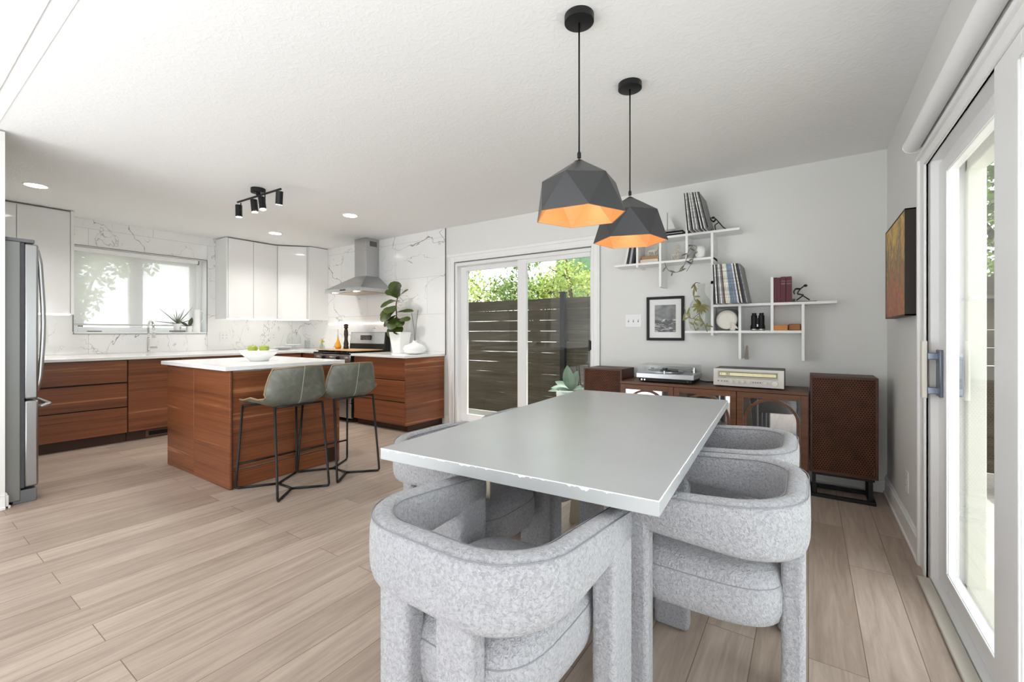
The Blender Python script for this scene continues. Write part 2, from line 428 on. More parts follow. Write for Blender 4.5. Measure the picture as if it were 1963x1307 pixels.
struct(box('trim_5', mat('dark_edge_strip', srgb(120, 120, 118), .3, .6), -3.75, -3.744, D - .014, D, .86, H))
def baseboard(name, pts, h=.105):
    """stepped profile swept along straight runs; pts: (x0,y0,x1,y1,nx,ny)"""
    m = MB()
    for x0, y0, x1, y1, nx, ny in pts:
        for d, z0, z1 in ((.016, 0, h - .02), (.011, h - .02, h - .008), (.007, h - .008, h), (.024, 0, .018)):
            m.box(min(x0, x1, x0 + nx * d, x1 + nx * d), max(x0, x1, x0 + nx * d, x1 + nx * d), min(y0, y1, y0 + ny * d, y1 + ny * d), max(y0, y1, y0 + ny * d, y1 + ny * d), z0, z1)
    return struct(m.build(name, TRIMW, bevel=.003))
baseboard('baseboard_far', [(-1.70, D, XR, D, 0, -1), (-3.76, D, -3.69, D, 0, -1)])
baseboard('baseboard_right', [(XR, 2.90, XR, D, -1, 0)], .13)
baseboard('baseboard_near', [(-4.285, -2.6, -4.285, .51, 1, 0), (-4.30, .51, -4.285, .51, 0, 1)])
# ---- patio sliding door in the far wall
m = MB()
for x0, x1, z0, z1 in ((-3.69, -3.60, 0, 2.09), (-1.775, -1.70, 0, 2.0), (-3.60, -1.70, 2.0, 2.09)):
    m.box(x0, x1, D - .014, D, z0, z1)
m.box(-3.69, -3.665, D - .024, D, 0, 2.09).box(-1.722, -1.70, D - .024, D, 0, 2.09).box(-3.71, -1.68, D - .026, D, 2.065, 2.10)
m.box(-3.625, -3.60, D - .019, D, 0, 2.0).box(-1.79, -1.765, D - .019, D, 0, 2.0).box(-3.60, -1.775, D - .019, D, 2.0, 2.022)
struct(m.build('trim_1', TRIMW, bevel=.004))
d1 = MB().box(-3.60, -3.565, D, D + .13, 0, 1.99).box(-1.80, -1.775, D, D + .13, 0, 1.99).box(-3.565, -1.80, D, D + .13, 1.95, 1.99).box(-3.565, -1.80, D, D + .13, 0, .045).build('door_1', VINYL, bevel=.003)
struct(d1)
def sash(name, parent, x0, x1, y0, y1, z0, z1, sl, sr, st, sb, gname='pane'):
    m = MB().box(x0, x0 + sl, y0, y1, z0, z1).box(x1 - sr, x1, y0, y1, z0, z1).box(x0 + sl, x1 - sr, y0, y1, z1 - st, z1).box(x0 + sl, x1 - sr, y0, y1, z0, z0 + sb)
    f = m.build(name, VINYL, parent, bevel=.004)
    yc = (y0 + y1) / 2
    box(gname, GLASS, x0 + sl - .005, x1 - sr + .005, yc - .004, yc + .004, z0 + sb - .005, z1 - st + .005, f)
    return f
sash('sliding_panel', d1, -3.575, -2.62, D + .075, D + .115, .05, 1.945, .10, .09, .055, .09)
f = sash('sliding_panel', d1, -2.70, -1.80, D + .03, D + .07, .05, 1.955, .115, .022, .05, .09)
hb = MB().box(-1.822, -1.796, D - .012, D + .03, .965, 1.055).box(-1.818, -1.80, D - .022, D - .012, .955, 1.065).build('door_handle', BLACKM, f, bevel=.003)
MB().box(-1.84, -1.822, D + .085, D + .12, .925, 1.085).build('outer_pull', mat('door_pull_wood', srgb(150, 92, 52), .45), f, bevel=.003)
# ---- sliding door in the right wall
m = MB()
m.box(XR - .014, XR, 2.76, 2.90, 0, 1.99).box(XR - .014, XR, .1, 2.76, 1.915, 1.99)
m.box(XR - .024, XR, 2.875, 2.90, 0, 1.99).box(XR - .026, XR, .08, 2.915, 1.97, 1.995).box(XR - .019, XR, 2.76, 2.785, 0, 1.93).box(XR - .019, XR, .1, 2.76, 1.915, 1.93)
struct(m.build('trim_2', TRIMW, bevel=.004))
d2 = MB().box(XR, XR + .16, 2.735, 2.76, 0, 1.935).box(XR, XR + .16, .23, 2.735, 1.92, 1.935).box(XR + .001, XR + .19, .23, 2.735, -.02, .018).box(XR, XR + .16, .2, .23, 0, 1.935).build('door_2', VINYL, bevel=.003)
struct(d2)
def sash_r(name, parent, y0, y1, x0, x1, z0, z1, s0, s1, st, sb):
    m = MB().box(x0, x1, y0, y0 + s0, z0, z1).box(x0, x1, y1 - s1, y1, z0, z1).box(x0, x1, y0 + s0, y1 - s1, z1 - st, z1).box(x0, x1, y0 + s0, y1 - s1, z0, z0 + sb)
    m.box(x0 - .006, x0, y1 - s1, y1 - s1 + .03, z0 + sb, z1 - st).box(x0 - .006, x0, y0 + s0, y1 - s1, z0 + sb - .03, z0 + sb).box(x0 - .006, x0, y0 + s0, y1 - s1, z1 - st, z1 - st + .03)
    f = m.build(name, VINYL, parent, bevel=.004)
    xc = (x0 + x1) / 2
    box('pane', GLASS, xc - .004, xc + .004, y0 + s0 - .005, y1 - s1 + .005, z0 + sb - .005, z1 - st + .005, f)
    return f
fA = sash_r('sliding_panel', d2, .95, 2.735, .49, .525, .02, 1.90, .10, .16, .075, .09)
sash_r('sliding_panel', d2, .24, 1.862, .452, .487, .02, 1.915, .10, .20, .075, .09)
# storm frame outside the panels
MB().box(.575, .635, 2.70, 2.735, 0, 1.905).box(.575, .635, .24, 2.735, 1.845, 1.905).box(.575, .66, .24, 2.735, 0, .03).build('outer_frame', mat('almond_frame', srgb(222, 221, 210), .4), d2, bevel=.004)
m = MB().box(.445, .49, 2.69, 2.715, 1.015, 1.045).box(.445, .49, 2.69, 2.715, .86, .89).box(.478, .49, 2.65, 2.72, .85, 1.06)
hb = m.build('door_handle', mat('brushed_nickel', srgb(126, 134, 148), .3, .9), fA, bevel=.003)
MB().box(.425, .445, 2.685, 2.72, .84, 1.10).build('grip', mat('whitewood_grip', srgb(214, 210, 200), .5), hb, bevel=.004)
MB().box(.525, .55, 2.63, 2.69, .86, 1.03).build('outer_latch', mat('latch_grey', srgb(136, 140, 146), .4, .3), fA, bevel=.003)
struct(box('trim_3', mat('threshold', srgb(196, 190, 178), .4), .415, XR, .3, 2.74, 0, .012, bevel=.004))
# ---- kitchen window
w1 = MB()
xo = XL - .21
w1.box(xo, XL - .15, WY0, WY0 + .06, WZ0, WZ1).box(xo, XL - .15, WY1 - .13, WY1, WZ0, WZ1).box(xo, XL - .15, WY0 + .06, WY1 - .13, WZ1 - .09, WZ1).box(xo, XL - .15, WY0 + .06, WY1 - .13, WZ0, WZ0 + .06).box(xo, XL - .15, 1.85, 1.985, WZ0 + .06, WZ1 - .09)
win = struct(w1.build('window_1', VINYL, bevel=.004))
box('pane', GLASS, XL - .19, XL - .182, WY0 + .055, 1.855, WZ0 + .055, WZ1 - .085, win)
box('pane', GLASS, XL - .19, XL - .182, 1.98, WY1 - .125, WZ0 + .055, WZ1 - .085, win)
m = MB().box(XL - .15, XL + .004, WY0, WY1, WZ0 - .02, WZ0).box(XL - .15, XL + .004, WY0 - .006, WY0, WZ0, WZ1).box(XL - .15, XL + .004, WY1, WY1 + .006, WZ0, WZ1).box(XL - .15, XL + .004, WY0, WY1, WZ1, WZ1 + .006)
m.build('window_sill', TRIMW, win)
m = MB()
for a in ((WY0 - .012, WY1 + .012, WZ1 + .002, WZ1 + .01), (WY0 - .012, WY1 + .012, WZ0 - .026, WZ0 - .02), (WY0 - .012, WY0 - .004, WZ0, WZ1), (WY1 + .004, WY1 + .012, WZ0, WZ1)):
    m.box(XL - .002, XL + .006, *a)
m.build('edge_strip', mat('dark_edge_strip', srgb(120, 120, 118)), win)
MB().box(XL - .15, XL - .14, 1.9, 1.93, 1.52, 1.6).build('latch', VINYL, win, bevel=.002)
# ---- outlets and switch plates
def plate(name, label, cat, c, w, h, axis, kind):
    """axis: wall normal"""
    c = Vector(c); n = Vector(axis); u = Vector((0, 0, 1)).cross(n)
    def bx(m, du, dz, ww, hh, d0, d1):
        ps = []
        for a in (du - ww / 2, du + ww / 2):
            for d in (d0, d1):
                for z in (dz - hh / 2, dz + hh / 2): ps.append(c + u * a + n * d + Vector((0, 0, z)))
        m.add(ps, [(0, 1, 3, 2), (4, 6, 7, 5), (0, 4, 5, 1), (2, 3, 7, 6), (0, 2, 6, 4), (1, 5, 7, 3)])
    t = thing(name, label, cat, c)
    m = MB(); bx(m, 0, 0, w, h, 0, .006); m.build('plate', VINYL, t, bevel=.002)
    if kind[0] == 'outlet':
        for i in range(kind[1]):
            du = (i - (kind[1] - 1) / 2) * .046
            for dz in (-.02, .02):
                m = MB(); bx(m, du, dz, .026, .03, .006, .008); so = m.build('socket', VINYL, t, bevel=.001)
                m = MB(); bx(m, du, dz + .003, .012, .008, .0081, .0085); m.build('slot', mat('slot_grey', srgb(150, 150, 150), .5), so)
    elif kind[0] == 'rocker':
        for i in range(kind[1]):
            m = MB(); bx(m, (i - (kind[1] - 1) / 2) * .046, 0, .033, .066, .006, .010); m.build('rocker', VINYL, t, bevel=.002)
    else:
        for i in range(kind[1]):
            du = (i - (kind[1] - 1) / 2) * .046
            m = MB(); bx(m, du, 0, .010, .024, .006, .0072); m.build('slot', GREYP, t)
            m = MB(); bx(m, du, .005, .007, .010, .006, .018); m.build('toggle', VINYL, t, bevel=.001)
    return t
plate('wall_outlet', 'white double outlet plate on marble tile just right of the refrigerator', 'outlet', (XL, 1.08, 1.09), .085, .125, (1, 0, 0), ('outlet', 1))
plate('wall_outlet', 'wide white outlet plate on the marble between window and fruit bowl', 'outlet', (XL, 2.86, 1.08), .125, .12, (1, 0, 0), ('outlet', 2))
plate('wall_outlet', 'narrow white outlet plate on marble beside the glass cake dome', 'outlet', (XL, 3.545, 1.08), .075, .12, (1, 0, 0), ('outlet', 1))
plate('light_switch', 'white triple toggle switch plate left of the framed seascape', 'switch', (-1.368, D, 1.248), .155, .12, (0, -1, 0), ('toggle', 3))
plate('wall_outlet', 'white outlet low on the right wall above the baseboard', 'outlet', (XR, 3.29, .298), .075, .118, (-1, 0, 0), ('outlet', 1))
plate('light_switch', 'white switch plate on right wall beside the abstract canvas', 'switch', (XR, 2.945, 1.24), .062, .15, (-1, 0, 0), ('rocker', 1))
# ---------------------------------------------------------------- kitchen
# ---- refrigerator
t = thing('refrigerator', 'tall grey stainless refrigerator tucked behind the white wall end', 'refrigerator', (-4.8, .3, 0))
box('body', FRSIDE, -5.25, -4.34, -.15, .585, .02, 1.74, t, bevel=.006)
d = box('door', STEELV, -4.79, -4.342, .6, .668, .69, 1.735, t, bevel=.012)
hp = fillet([(-4.37, .662, 1.70), (-4.365, .678, 1.62), (-4.36, .697, 1.2), (-4.365, .678, .82), (-4.37, .662, .74)], .3, 6)
MB().tube(hp, .013, 10).build('handle', STEELV, d, smooth=True)
d = box('door', STEELV, -5.25, -4.80, .6, .668, .69, 1.735, t, bevel=.012)
MB().tube([(-4.86, .668, 1.70), (-4.86, .715, 1.6), (-4.86, .715, .85), (-4.86, .668, .74)], .013, 10).build('handle', STEELV, d, smooth=True)
d = box('drawer', STEELV, -5.25, -4.342, .6, .668, .10, .68, t, bevel=.012)
MB().tube(fillet([(-5.15, .668, .63), (-5.15, .73, .64), (-4.39, .73, .64), (-4.39, .668, .63)], .06), .013, 10).build('handle', STEELV, d, smooth=True)
MB().box(-5.25, -4.342, .585, .602, .1, 1.735).build('gasket', mat('door_gasket', srgb(70, 70, 76), .6), t)
box('base_grille', GREYP, -5.24, -4.345, .55, .66, .0, .085, t, bevel=.004)
box('hinge_cover', GREYP, -4.45, -4.345, .45, .65, 1.74, 1.765, t, bevel=.005)

# ---- base cabinets along the window wall
XB = -5.86
def front(name, m, x0, x1, y0, y1, z0, z1, parent): return box(name, m, x0, x1, y0, y1, z0, z1, parent, bevel=.002)
def base_run(label, y0, y1, kind, name='base_cabinet'):
    t = thing(name, label, 'cabinet', (XB - .3, (y0 + y1) / 2, 0))
    box('carcass', TOEK, XL + .02, XB - .021, y0, y1, .10, .855, t)
    box('toe_kick', TOEK, XL + .02, XB - .05, y0, y1, 0, .10, t)
    if kind == 'drawers':
        for z0, z1 in ((.102, .362), (.374, .614), (.628, .852)): front('drawer', WALNUT, XB - .02, XB, y0 + .002, y1 - .002, z0, z1, t)
        m = MB()
        for z in (.368, .621): m.box(XB - .0215, XB - .012, y0, y1, z - .008, z + .008)
        m.build('finger_groove', BLACKP, t)
    elif kind == 'door': front('door', WALNUT, XB - .02, XB, y0 + .002, y1 - .002, .102, .852, t)
    else:
        k = (y0 + y1) / 2
        front('door', WALNUT, XB - .02, XB, y0 + .002, k - .002, .102, .852, t); front('door', WALNUT, XB - .02, XB, k + .002, y1 - .002, .102, .852, t)
    return t
base_run('three drawer walnut base cabinet between refrigerator and island', .76, 1.535, 'drawers')
t = base_run('walnut sink cabinet with plain door and toe kick floor register', 1.54, 2.0, 'door')
m = MB().box(XB - .05, XB - .046, 1.70, 1.93, .012, .088); v = m.build('floor_register', mat('register_frame', srgb(96, 70, 56), .5), t)
m = MB().box(XB - .046, XB - .044, 1.725, 1.905, .028, .072); m.build('opening', BLACKP, v)
base_run('walnut base cabinet with two doors behind the kitchen island', 2.005, 2.9, 'doors')
base_run('walnut corner base cabinet under the glass cake dome', 2.905, 3.42, 'door')
t = thing('base_cabinet', 'narrow walnut base cabinet left of the range in the corner', 'cabinet', (-5.7, 3.7, 0))
box('carcass', CARCW, -5.86, -5.56, 3.45, D - .02, .1, .85, t); front('door', WALNUT, -5.855, -5.56, 3.43, 3.45, .112, .845, t); box('toe_kick', TOEK, -5.86, -5.56, 3.49, D - .02, 0, .1, t)
m = MB().prism([(XL + .001, -.1), (-5.83, -.1), (-5.83, 3.40), (-5.545, 3.40), (-5.545, D - .013), (XL + .001, D - .013)], .858, .888)
tag(m.build('countertop', QUARTZ, bevel=.003), 'white quartz worktop turning the corner under the kitchen window', 'countertop')
# ---- drawers right of the range
t = thing('base_cabinet', 'walnut drawer cabinet with end panel right of the range', 'cabinet', (-4.2, 3.75, 0))
box('carcass', TOEK, -4.70, -3.79, 3.452, D - .014, .085, .848, t)
for z0, z1 in ((.078, .337), (.347, .585), (.595, .845)): front('drawer', WALNUT, -4.70, -3.787, 3.43, 3.45, z0, z1, t)
m = MB()
for z in (.342, .590): m.box(-4.70, -3.79, 3.4515, 3.46, z - .009, z + .009)
m.build('finger_groove', BLACKP, t)
box('end_panel', WALNUT, -3.785, -3.765, 3.43, D - .014, .078, .848, t, bevel=.002)
box('toe_kick', TOEK, -4.70, -3.80, 3.49, D - .014, 0, .08, t)
tag(box('countertop', QUARTZ, -4.735, -3.752, 3.405, D - .013, .848, .878, bevel=.003), 'short white quartz worktop under the fig plant right of the range', 'countertop')
# ---- range
t = thing('range', 'stainless and black range with control back panel under the hood', 'stove', (-5.14, 3.75, 0))
box('body', BLACKP, -5.53, -4.745, 3.45, D - .03, .05, .86, t, bevel=.004)
box('cooktop', BLACKG, -5.535, -4.74, 3.40, D - .03, .86, .884, t, bevel=.006)
d = box('oven_door', STEEL, -5.53, -4.745, 3.41, 3.45, .25, .76, t, bevel=.006)
MB().tube([(-5.48, 3.41, .72), (-5.48, 3.37, .72), (-4.79, 3.37, .72), (-4.79, 3.41, .72)], .011, 10).build('handle', STEEL, d, smooth=True)
box('window', BLACKG, -5.40, -4.87, 3.406, 3.412, .34, .62, d, bevel=.002)
box('storage_drawer', STEEL, -5.53, -4.745, 3.415, 3.45, .06, .24, t, bevel=.005)
p = box('control_panel', STEEL, -5.53, -4.745, 3.405, 3.45, .77, .86, t, bevel=.006)
for k in range(5): MB().cyl((-5.45 + k * .155, 3.405, .815), (-5.45 + k * .155, 3.375, .815), .02, .017).build('knob', BLACKP if k % 2 else STEEL, p, smooth=False, autosm=40)
m = MB()
for cx in (-5.33, -4.95):
    for cy in (3.55, 3.85):
        for a in (-.12, 0, .12): m.box(cx + a - .006, cx + a + .006, cy - .13, cy + .13, .884, .9)
        m.box(cx - .13, cx + .13, cy - .006, cy + .006, .884, .9)
m.build('grate', BLACKM, t)
b = MB().prism([(3.955, .884), (D - .03, .884), (D - .03, 1.145), (3.985, 1.145)], -5.53, -4.745, Matrix(((0, 0, 1, 0), (1, 0, 0, 0), (0, 1, 0, 0), (0, 0, 0, 1)))).mat(0).build('back_panel', BLACKP, t, bevel=.004)
MB().prism([(3.962, .985), (3.975, .985), (3.99, 1.14), (3.977, 1.14)], -5.515, -4.775, Matrix(((0, 0, 1, 0), (1, 0, 0, 0), (0, 1, 0, 0), (0, 0, 0, 1)))).build('steel_face', STEEL, b)
dp = MB().box(-5.28, -5.05, 3.960, 3.972, 1.035, 1.10).build('display', BLACKG, b)
m = MB()
for i in range(6):
    for j in range(2): m.box(-5.265 + i * .036, -5.245 + i * .036, 3.9592, 3.9602, 1.045 + j * .026, 1.058 + j * .026)
m.build('button', mat('button_grey', srgb(120, 120, 124), .5), dp)
tag(box('stove_cover', mat('pale_wood_board', srgb(186, 150, 112), .5, vary=.15), -5.525, -4.76, 3.43, 3.93, .9005, .912, bevel=.003), 'thin pale wooden board covering the cooktop of the range', 'board')
# ---- hood
t = thing('range_hood', 'stainless chimney range hood on the marble wall above the range', 'range hood', (-5.12, 3.83, 1.66))
c = box('chimney', STEEL, -5.25, -5.0, 3.84, D - .013, 1.90, H - .001, t, bevel=.002)
MB().box(-5.0, -4.998, 3.90, 4.02, 2.33, 2.40).build('vent', mat('vent_dark', srgb(92, 92, 92), .5), c)
x0, x1, y0, y1 = -5.52, -4.74, 3.56, D - .013
m = MB(); a = [(x0, y0, 1.725), (x1, y0, 1.725), (x1, y1, 1.725), (x0, y1, 1.725)]; bq = [(-5.25, 3.84, 1.915), (-5.0, 3.84, 1.915), (-5.0, y1, 1.915), (-5.25, y1, 1.915)]
m.add(a + bq, [(0, 1, 5, 4), (1, 2, 6, 5), (2, 3, 7, 6), (3, 0, 4, 7), (4, 5, 6, 7), (3, 2, 1, 0)]).build('canopy', STEEL, t)
r = MB().box(x0, x1, y0, y1, 1.68, 1.726).build('rim', STEEL, t, bevel=.002)
MB().box(-5.18, -5.06, y0 - .002, y0, 1.694, 1.712).build('control_strip', BLACKG, r)
MB().box(x0 + .05, x1 - .05, y0 + .06, y1 - .06, 1.674, 1.681).build('filter', mat('filter_mesh', srgb(176, 160, 140), .35, .8), t)
for xx in (-5.36, -4.90): MB().cyl((xx, y0 + .035, 1.679), (xx, y0 + .035, 1.673), .024).build('lamp', LEDW, t)
# ---- upper cabinets
ZU = 1.338
def led_and_glint(name, label, m): return tag(m.build(name, LED_AND_GLINT), label, 'light strip')
t = thing('upper_cabinet', 'tall glossy white upper cabinet with two doors above the refrigerator', 'cabinet', (-6.68, .85, ZU))
box('carcass', CARCW, XL + .001, -6.53, .45, 1.234, ZU, H - .012, t)
for y0_, y1_ in ((.45, .848), (.852, 1.232)): front('door', GLOSSW, -6.53, -6.51, y0_, y1_, ZU, H - .025, t)
box('end_panel', GLOSSW, XL + .001, -6.505, 1.235, 1.262, ZU - .01, H - .01, t, bevel=.002)
led_and_glint('led_and_glint_strip', 'glowing light strip under the white upper cabinet left of the window', MB().box(-6.60, -6.555, .5, 1.24, ZU - .015, ZU - .002))
t = thing('upper_cabinet', 'glossy white upper cabinet with two doors right of the kitchen window', 'cabinet', (-6.68, 3.1, ZU))
box('carcass', CARCW, XL + .001, -6.53, 2.765, 3.43, ZU, H - .012, t)
box('end_panel', GLOSSW, XL + .001, -6.51, 2.745, 2.763, ZU - .01, H - .01, t, bevel=.002)
for y0_, y1_ in ((2.767, 3.092), (3.097, 3.428)): front('door', GLOSSW, -6.53, -6.51, y0_, y1_, ZU, H - .02, t)
t = thing('upper_cabinet', 'glossy white corner upper cabinet with one angled door', 'cabinet', (-6.6, 3.75, ZU))
MB().prism([(XL + .001, 3.435), (-6.525, 3.435), (-6.262, 3.735), (-6.225, 3.735), (-6.225, D - .013), (XL + .001, D - .013)], ZU, H - .012).build('carcass', CARCW, t)
a, b_ = Vector((-6.508, 3.437, 0)), Vector((-6.252, 3.735, 0)); n_ = Vector((.76, -.65, 0)) * .018
MB().prism([tuple(v.xy) for v in (a - n_ * .2, b_ - n_ * .2, b_ + n_ * .8, a + n_ * .8)], ZU, H - .02).build('door', GLOSSW, t, bevel=.002)
box('end_panel', GLOSSW, -6.224, -6.206, 3.75, D - .013, ZU - .01, H - .01, t, bevel=.002)
led_and_glint('led_and_glint_strip', 'long glowing light strip under the upper cabinets right of the window', MB().prism([(-6.60, 2.78), (-6.56, 2.78), (-6.56, 3.455), (-6.30, 3.76), (-6.30, 3.80), (-6.33, 3.80), (-6.60, 3.48)], ZU - .015, ZU - .002))
led_and_glint('led_and_glint_strip', 'thin glowing bar imitating a reflection on the marble above the range back panel', MB().box(-6.18, -4.84, D - .022, D - .013, 1.266, 1.273))  # emissive bar stands in for a reflection on the tile, no lamp here
# ---- faucet
t = thing('faucet', 'chrome gooseneck kitchen faucet with side lever below the window', 'faucet', (-6.62, 1.93, .888))
X, Y = -6.62, 1.93
MB().lathe([(.0, .888), (.028, .888), (.028, .9), (.021, .91), (.019, 1.06), (.014, 1.075), (0, 1.075)], (X, Y, 0), 20).build('body', CHROME, t, smooth=True)
pts = [(X, Y, 1.07), (X, Y, 1.19)] + [tuple(p) for p in arc((X + .085, Y, 1.19), .085, pi, 0, 14, (1, 0, 0), (0, 0, 1))] + [(X + .175, Y, 1.13)]
MB().tube(pts, .0125, 12).build('spout', CHROME, t, smooth=True)
MB().cyl((X + .173, Y, 1.135), (X + .18, Y, 1.075), .0155, .021).build('spray_head', CHROME, t, autosm=40)
MB().cyl((X, Y + .015, .955), (X, Y + .085, .955), .016).tube([(X, Y + .075, .955), (X + .01, Y + .09, .99), (X + .012, Y + .085, 1.03)], .006).build('lever', CHROME, t, autosm=40)
# ---- blind
t = thing('roller_blind', 'sheer woven white blind pulled down over the kitchen window', 'blind', (XL - .08, 1.9, 2.1))
MB().grid([[(XL - .085 + .002 * sin(i * 2.1), WY0 + .012 + j * (WY1 - WY0 - .10) / 24, WZ1 - .04 - i * (WZ1 - WZ0 - .13) / 12) for j in range(25)] for i in range(13)]).build('fabric', BLIND, t, smooth=True)
MB().box(XL - .11, XL - .05, WY0 + .004, WY1 - .075, WZ1 - .055, WZ1 - .004).build('head_rail', TRIMW, t, bevel=.006)
MB().box(XL - .093, XL - .077, WY0 + .01, WY1 - .085, WZ0 + .075, WZ0 + .095).build('bottom_bar', mat('blind_bar', srgb(206, 206, 204), .4), t, bevel=.003)
MB().box(XL - .10, XL - .06, WY1 - .078, WY1 - .062, WZ1 - .06, WZ1 - .01).build('bracket', GREYP, t)
tag(MB().box(XL - .09, XL - .03, 1.45, 1.57, WZ0 + .001, WZ0 + .014).build('sponge_tray', mat('grey_tray', srgb(126, 126, 124), .5), bevel=.004), 'small flat grey tray on the left of the kitchen window sill', 'tray')
# ---- window sill plants and pitcher
xs = XL - .028
tag(MB().box(xs - .045, xs + .045, 2.235, 2.39, WZ0 + .001, WZ0 + .022).build('plant_tray', mat('slate_tray', srgb(120, 120, 118), .5), bevel=.003), 'slate grey tray under the spiky plant on the window sill', 'tray')
t = thing('potted_spider_plant', 'spiky grey green plant in a white pot on the window sill', 'plant', (xs, 2.31, WZ0 + .022))
MB().lathe([(0, .022), (.036, .022), (.05, .11), (.044, .11), (.042, .10), (0, .10)], (xs, 2.31, WZ0), 24).build('pot', CERAMW, t, autosm=40)
m = MB(); rnd = random.Random(4)
for i in range(15):
    a = i * 2.4; el = rnd.uniform(.1, 1.35); d = Vector((cos(a) * cos(el) * .5, sin(a) * cos(el), sin(el)))
    m.leaf((xs, 2.31, WZ0 + .10), d, (0, 0, 1), rnd.uniform(.16, .27), .014, 'strap', bend=.35 * cos(el), cup=.3)
for dy, dz, L in ((-.7, .72, .28), (.62, .78, .30), (.4, .9, .22), (-1, .12, .25), (.9, .3, .22)): m.leaf((xs, 2.31, WZ0 + .11), (.1, dy, dz), (1, 0, 0), L, .014, 'strap', .2, .3)
m.build('foliage', LEAFG, t, smooth=True)
t = thing('potted_orchid', 'little white pot with two dark broad leaves beside the pitcher', 'plant', (xs + .02, 2.435, WZ0))
MB().lathe([(0, .001), (.03, .001), (.036, .08), (.031, .08), (.03, .07), (0, .07)], (xs + .02, 2.435, WZ0), 24).build('pot', CERAMW, t, autosm=40)
m = MB(); m.leaf((xs + .02, 2.435, WZ0 + .07), (.2, -.9, .12), (0, 0, 1), .12, .05, 'oval', .3).leaf((xs + .02, 2.435, WZ0 + .07), (.1, .22, 1), (1, -.6, 0), .13, .05, 'oval', .1).leaf((xs + .02, 2.435, WZ0 + .07), (.1, -.75, .55), (1, 0, 0), .12, .035, 'oval', .2)
m.build('leaves', mat('dark_olive_leaf', srgb(74, 76, 56), .4, vary=.3), t, smooth=True)
t = thing('pitcher', 'tall plain white pitcher at the right end of the window sill', 'pitcher', (xs, 2.52, WZ0))
MB().lathe([(0, .001), (.05, .001), (.052, .05), (.049, .2), (.052, .305), (.047, .305), (.044, .2), (.046, .02), (0, .02)], (xs, 2.52, WZ0), 28).build('body', CERAMW, t, autosm=50)
MB().tube(fillet([(xs, 2.566, WZ0 + .29), (xs, 2.615, WZ0 + .28), (xs, 2.605, WZ0 + .16), (xs, 2.566, WZ0 + .12)], .05), .008, 10).build('handle', CERAMW, t, smooth=True)
# ---- things on the worktop
cx, cy = -6.5, 3.675
t = thing('cake_stand', 'clear glass cake dome on a white footed plate in the corner', 'cake stand', (cx, cy, .888))
MB().lathe([(0, .8885), (.05, .8885), (.02, .91), (.018, .94), (.12, .952), (.128, .962), (.118, .962), (0, .958)], (cx, cy, 0), 32).build('plate', CERAMW, t, autosm=40)
MB().lathe([(.095, .963), (.096, 1.04), (.088, 1.09), (.06, 1.125), (0.0, 1.14)], (cx, cy, 0), 32).build('dome', DOMEG, t, smooth=True, solid=.003)
MB().lathe([(0, 1.138), (.012, 1.142), (.01, 1.152), (.02, 1.17), (.012, 1.188), (0, 1.192)], (cx, cy, 0), 18).build('knob', DOMEG, t, smooth=True)
t = thing('plate_stack', 'low stack of white plates beside the cake dome', 'plates', (-6.42, 3.46, .888))
m = MB()
for k in range(4): m.lathe([(0, .889 + k * .009), (.07, .889 + k * .009), (.12, .897 + k * .009), (.12, .8995 + k * .009), (.07, .893 + k * .009), (0, .893 + k * .009)], (-6.42, 3.46, 0), 32)
m.build('plates', CERAMW, t, autosm=50)
tag(MB().lathe([(0, .8885), (.035, .8885), (.038, .9), (.04, 1.02), (.036, 1.02), (.034, .9), (0, .897)], (-6.38, 3.82, 0), 24).build('glass_jar', CLEAR, autosm=50), 'small clear glass tumbler right of the cake dome', 'jar')
t = thing('propagation_bottle', 'small glass bottle with a yellow green leaf cutting left of the oil', 'plant', (-5.93, 3.78, .888))
MB().lathe([(0, .8885), (.036, .8885), (.04, .93), (.022, .965), (.016, 1.0), (.014, 1.0), (.019, .965), (.036, .93), (.03, .895), (0, .893)], (-5.93, 3.78, 0), 20).build('bottle', CLEAR, t, autosm=50)
m = MB().tube([(-5.925, 3.78, .9), (-5.93, 3.78, 1.0), (-5.95, 3.775, 1.05)], .003)
for d, L in (((-.9, -.1, .25), .07), ((.55, -.2, .75), .09), ((.8, -.1, .1), .06), ((-.3, 0, .8), .05)): m.leaf((-5.935, 3.78, 1.0), d, (0, -.6, .8), L, .045, 'oval', .25)
m.build('cutting', mat('yellow_leaf', srgb(190, 176, 84), .5, vary=.25), t, smooth=True)
X, Y, Zb = -5.50, 3.75, .912
t = thing('oil_bottle', 'conical bottle of amber oil with a pour spout', 'bottle', (X, Y, Zb))
MB().lathe([(0, Zb + .001), (.034, Zb + .001), (.046, Zb + .02), (.045, Zb + .035), (.02, Zb + .11), (.012, Zb + .135), (.012, Zb + .16), (0, Zb + .16)], (X, Y, 0), 24).build('glass_body', mat('amber_oil', srgb(226, 158, 24), .08, coat=.5), t, smooth=True)
MB().cyl((X, Y, Zb + .16), (X, Y, Zb + .2), .01, .005, 12).tube([(X, Y, Zb + .2), (X, Y, Zb + .25), (X - .004, Y, Zb + .275)], .004).build('pour_spout', STEEL, t, autosm=40)
X, Y = -5.33, 3.76
t = thing('pepper_mill', 'tall turned dark wood pepper mill beside the range back panel', 'pepper mill', (X, Y, Zb))
MB().lathe([(0, Zb + .001), (.036, Zb + .001), (.036, Zb + .03), (.03, Zb + .045), (.034, Zb + .07), (.024, Zb + .12), (.022, Zb + .15), (.029, Zb + .2), (.026, Zb + .25), (.02, Zb + .28), (0, Zb + .28)], (X, Y, 0), 24).build('body', mat('dark_turned_wood', srgb(44, 28, 22), .25), t, smooth=True)
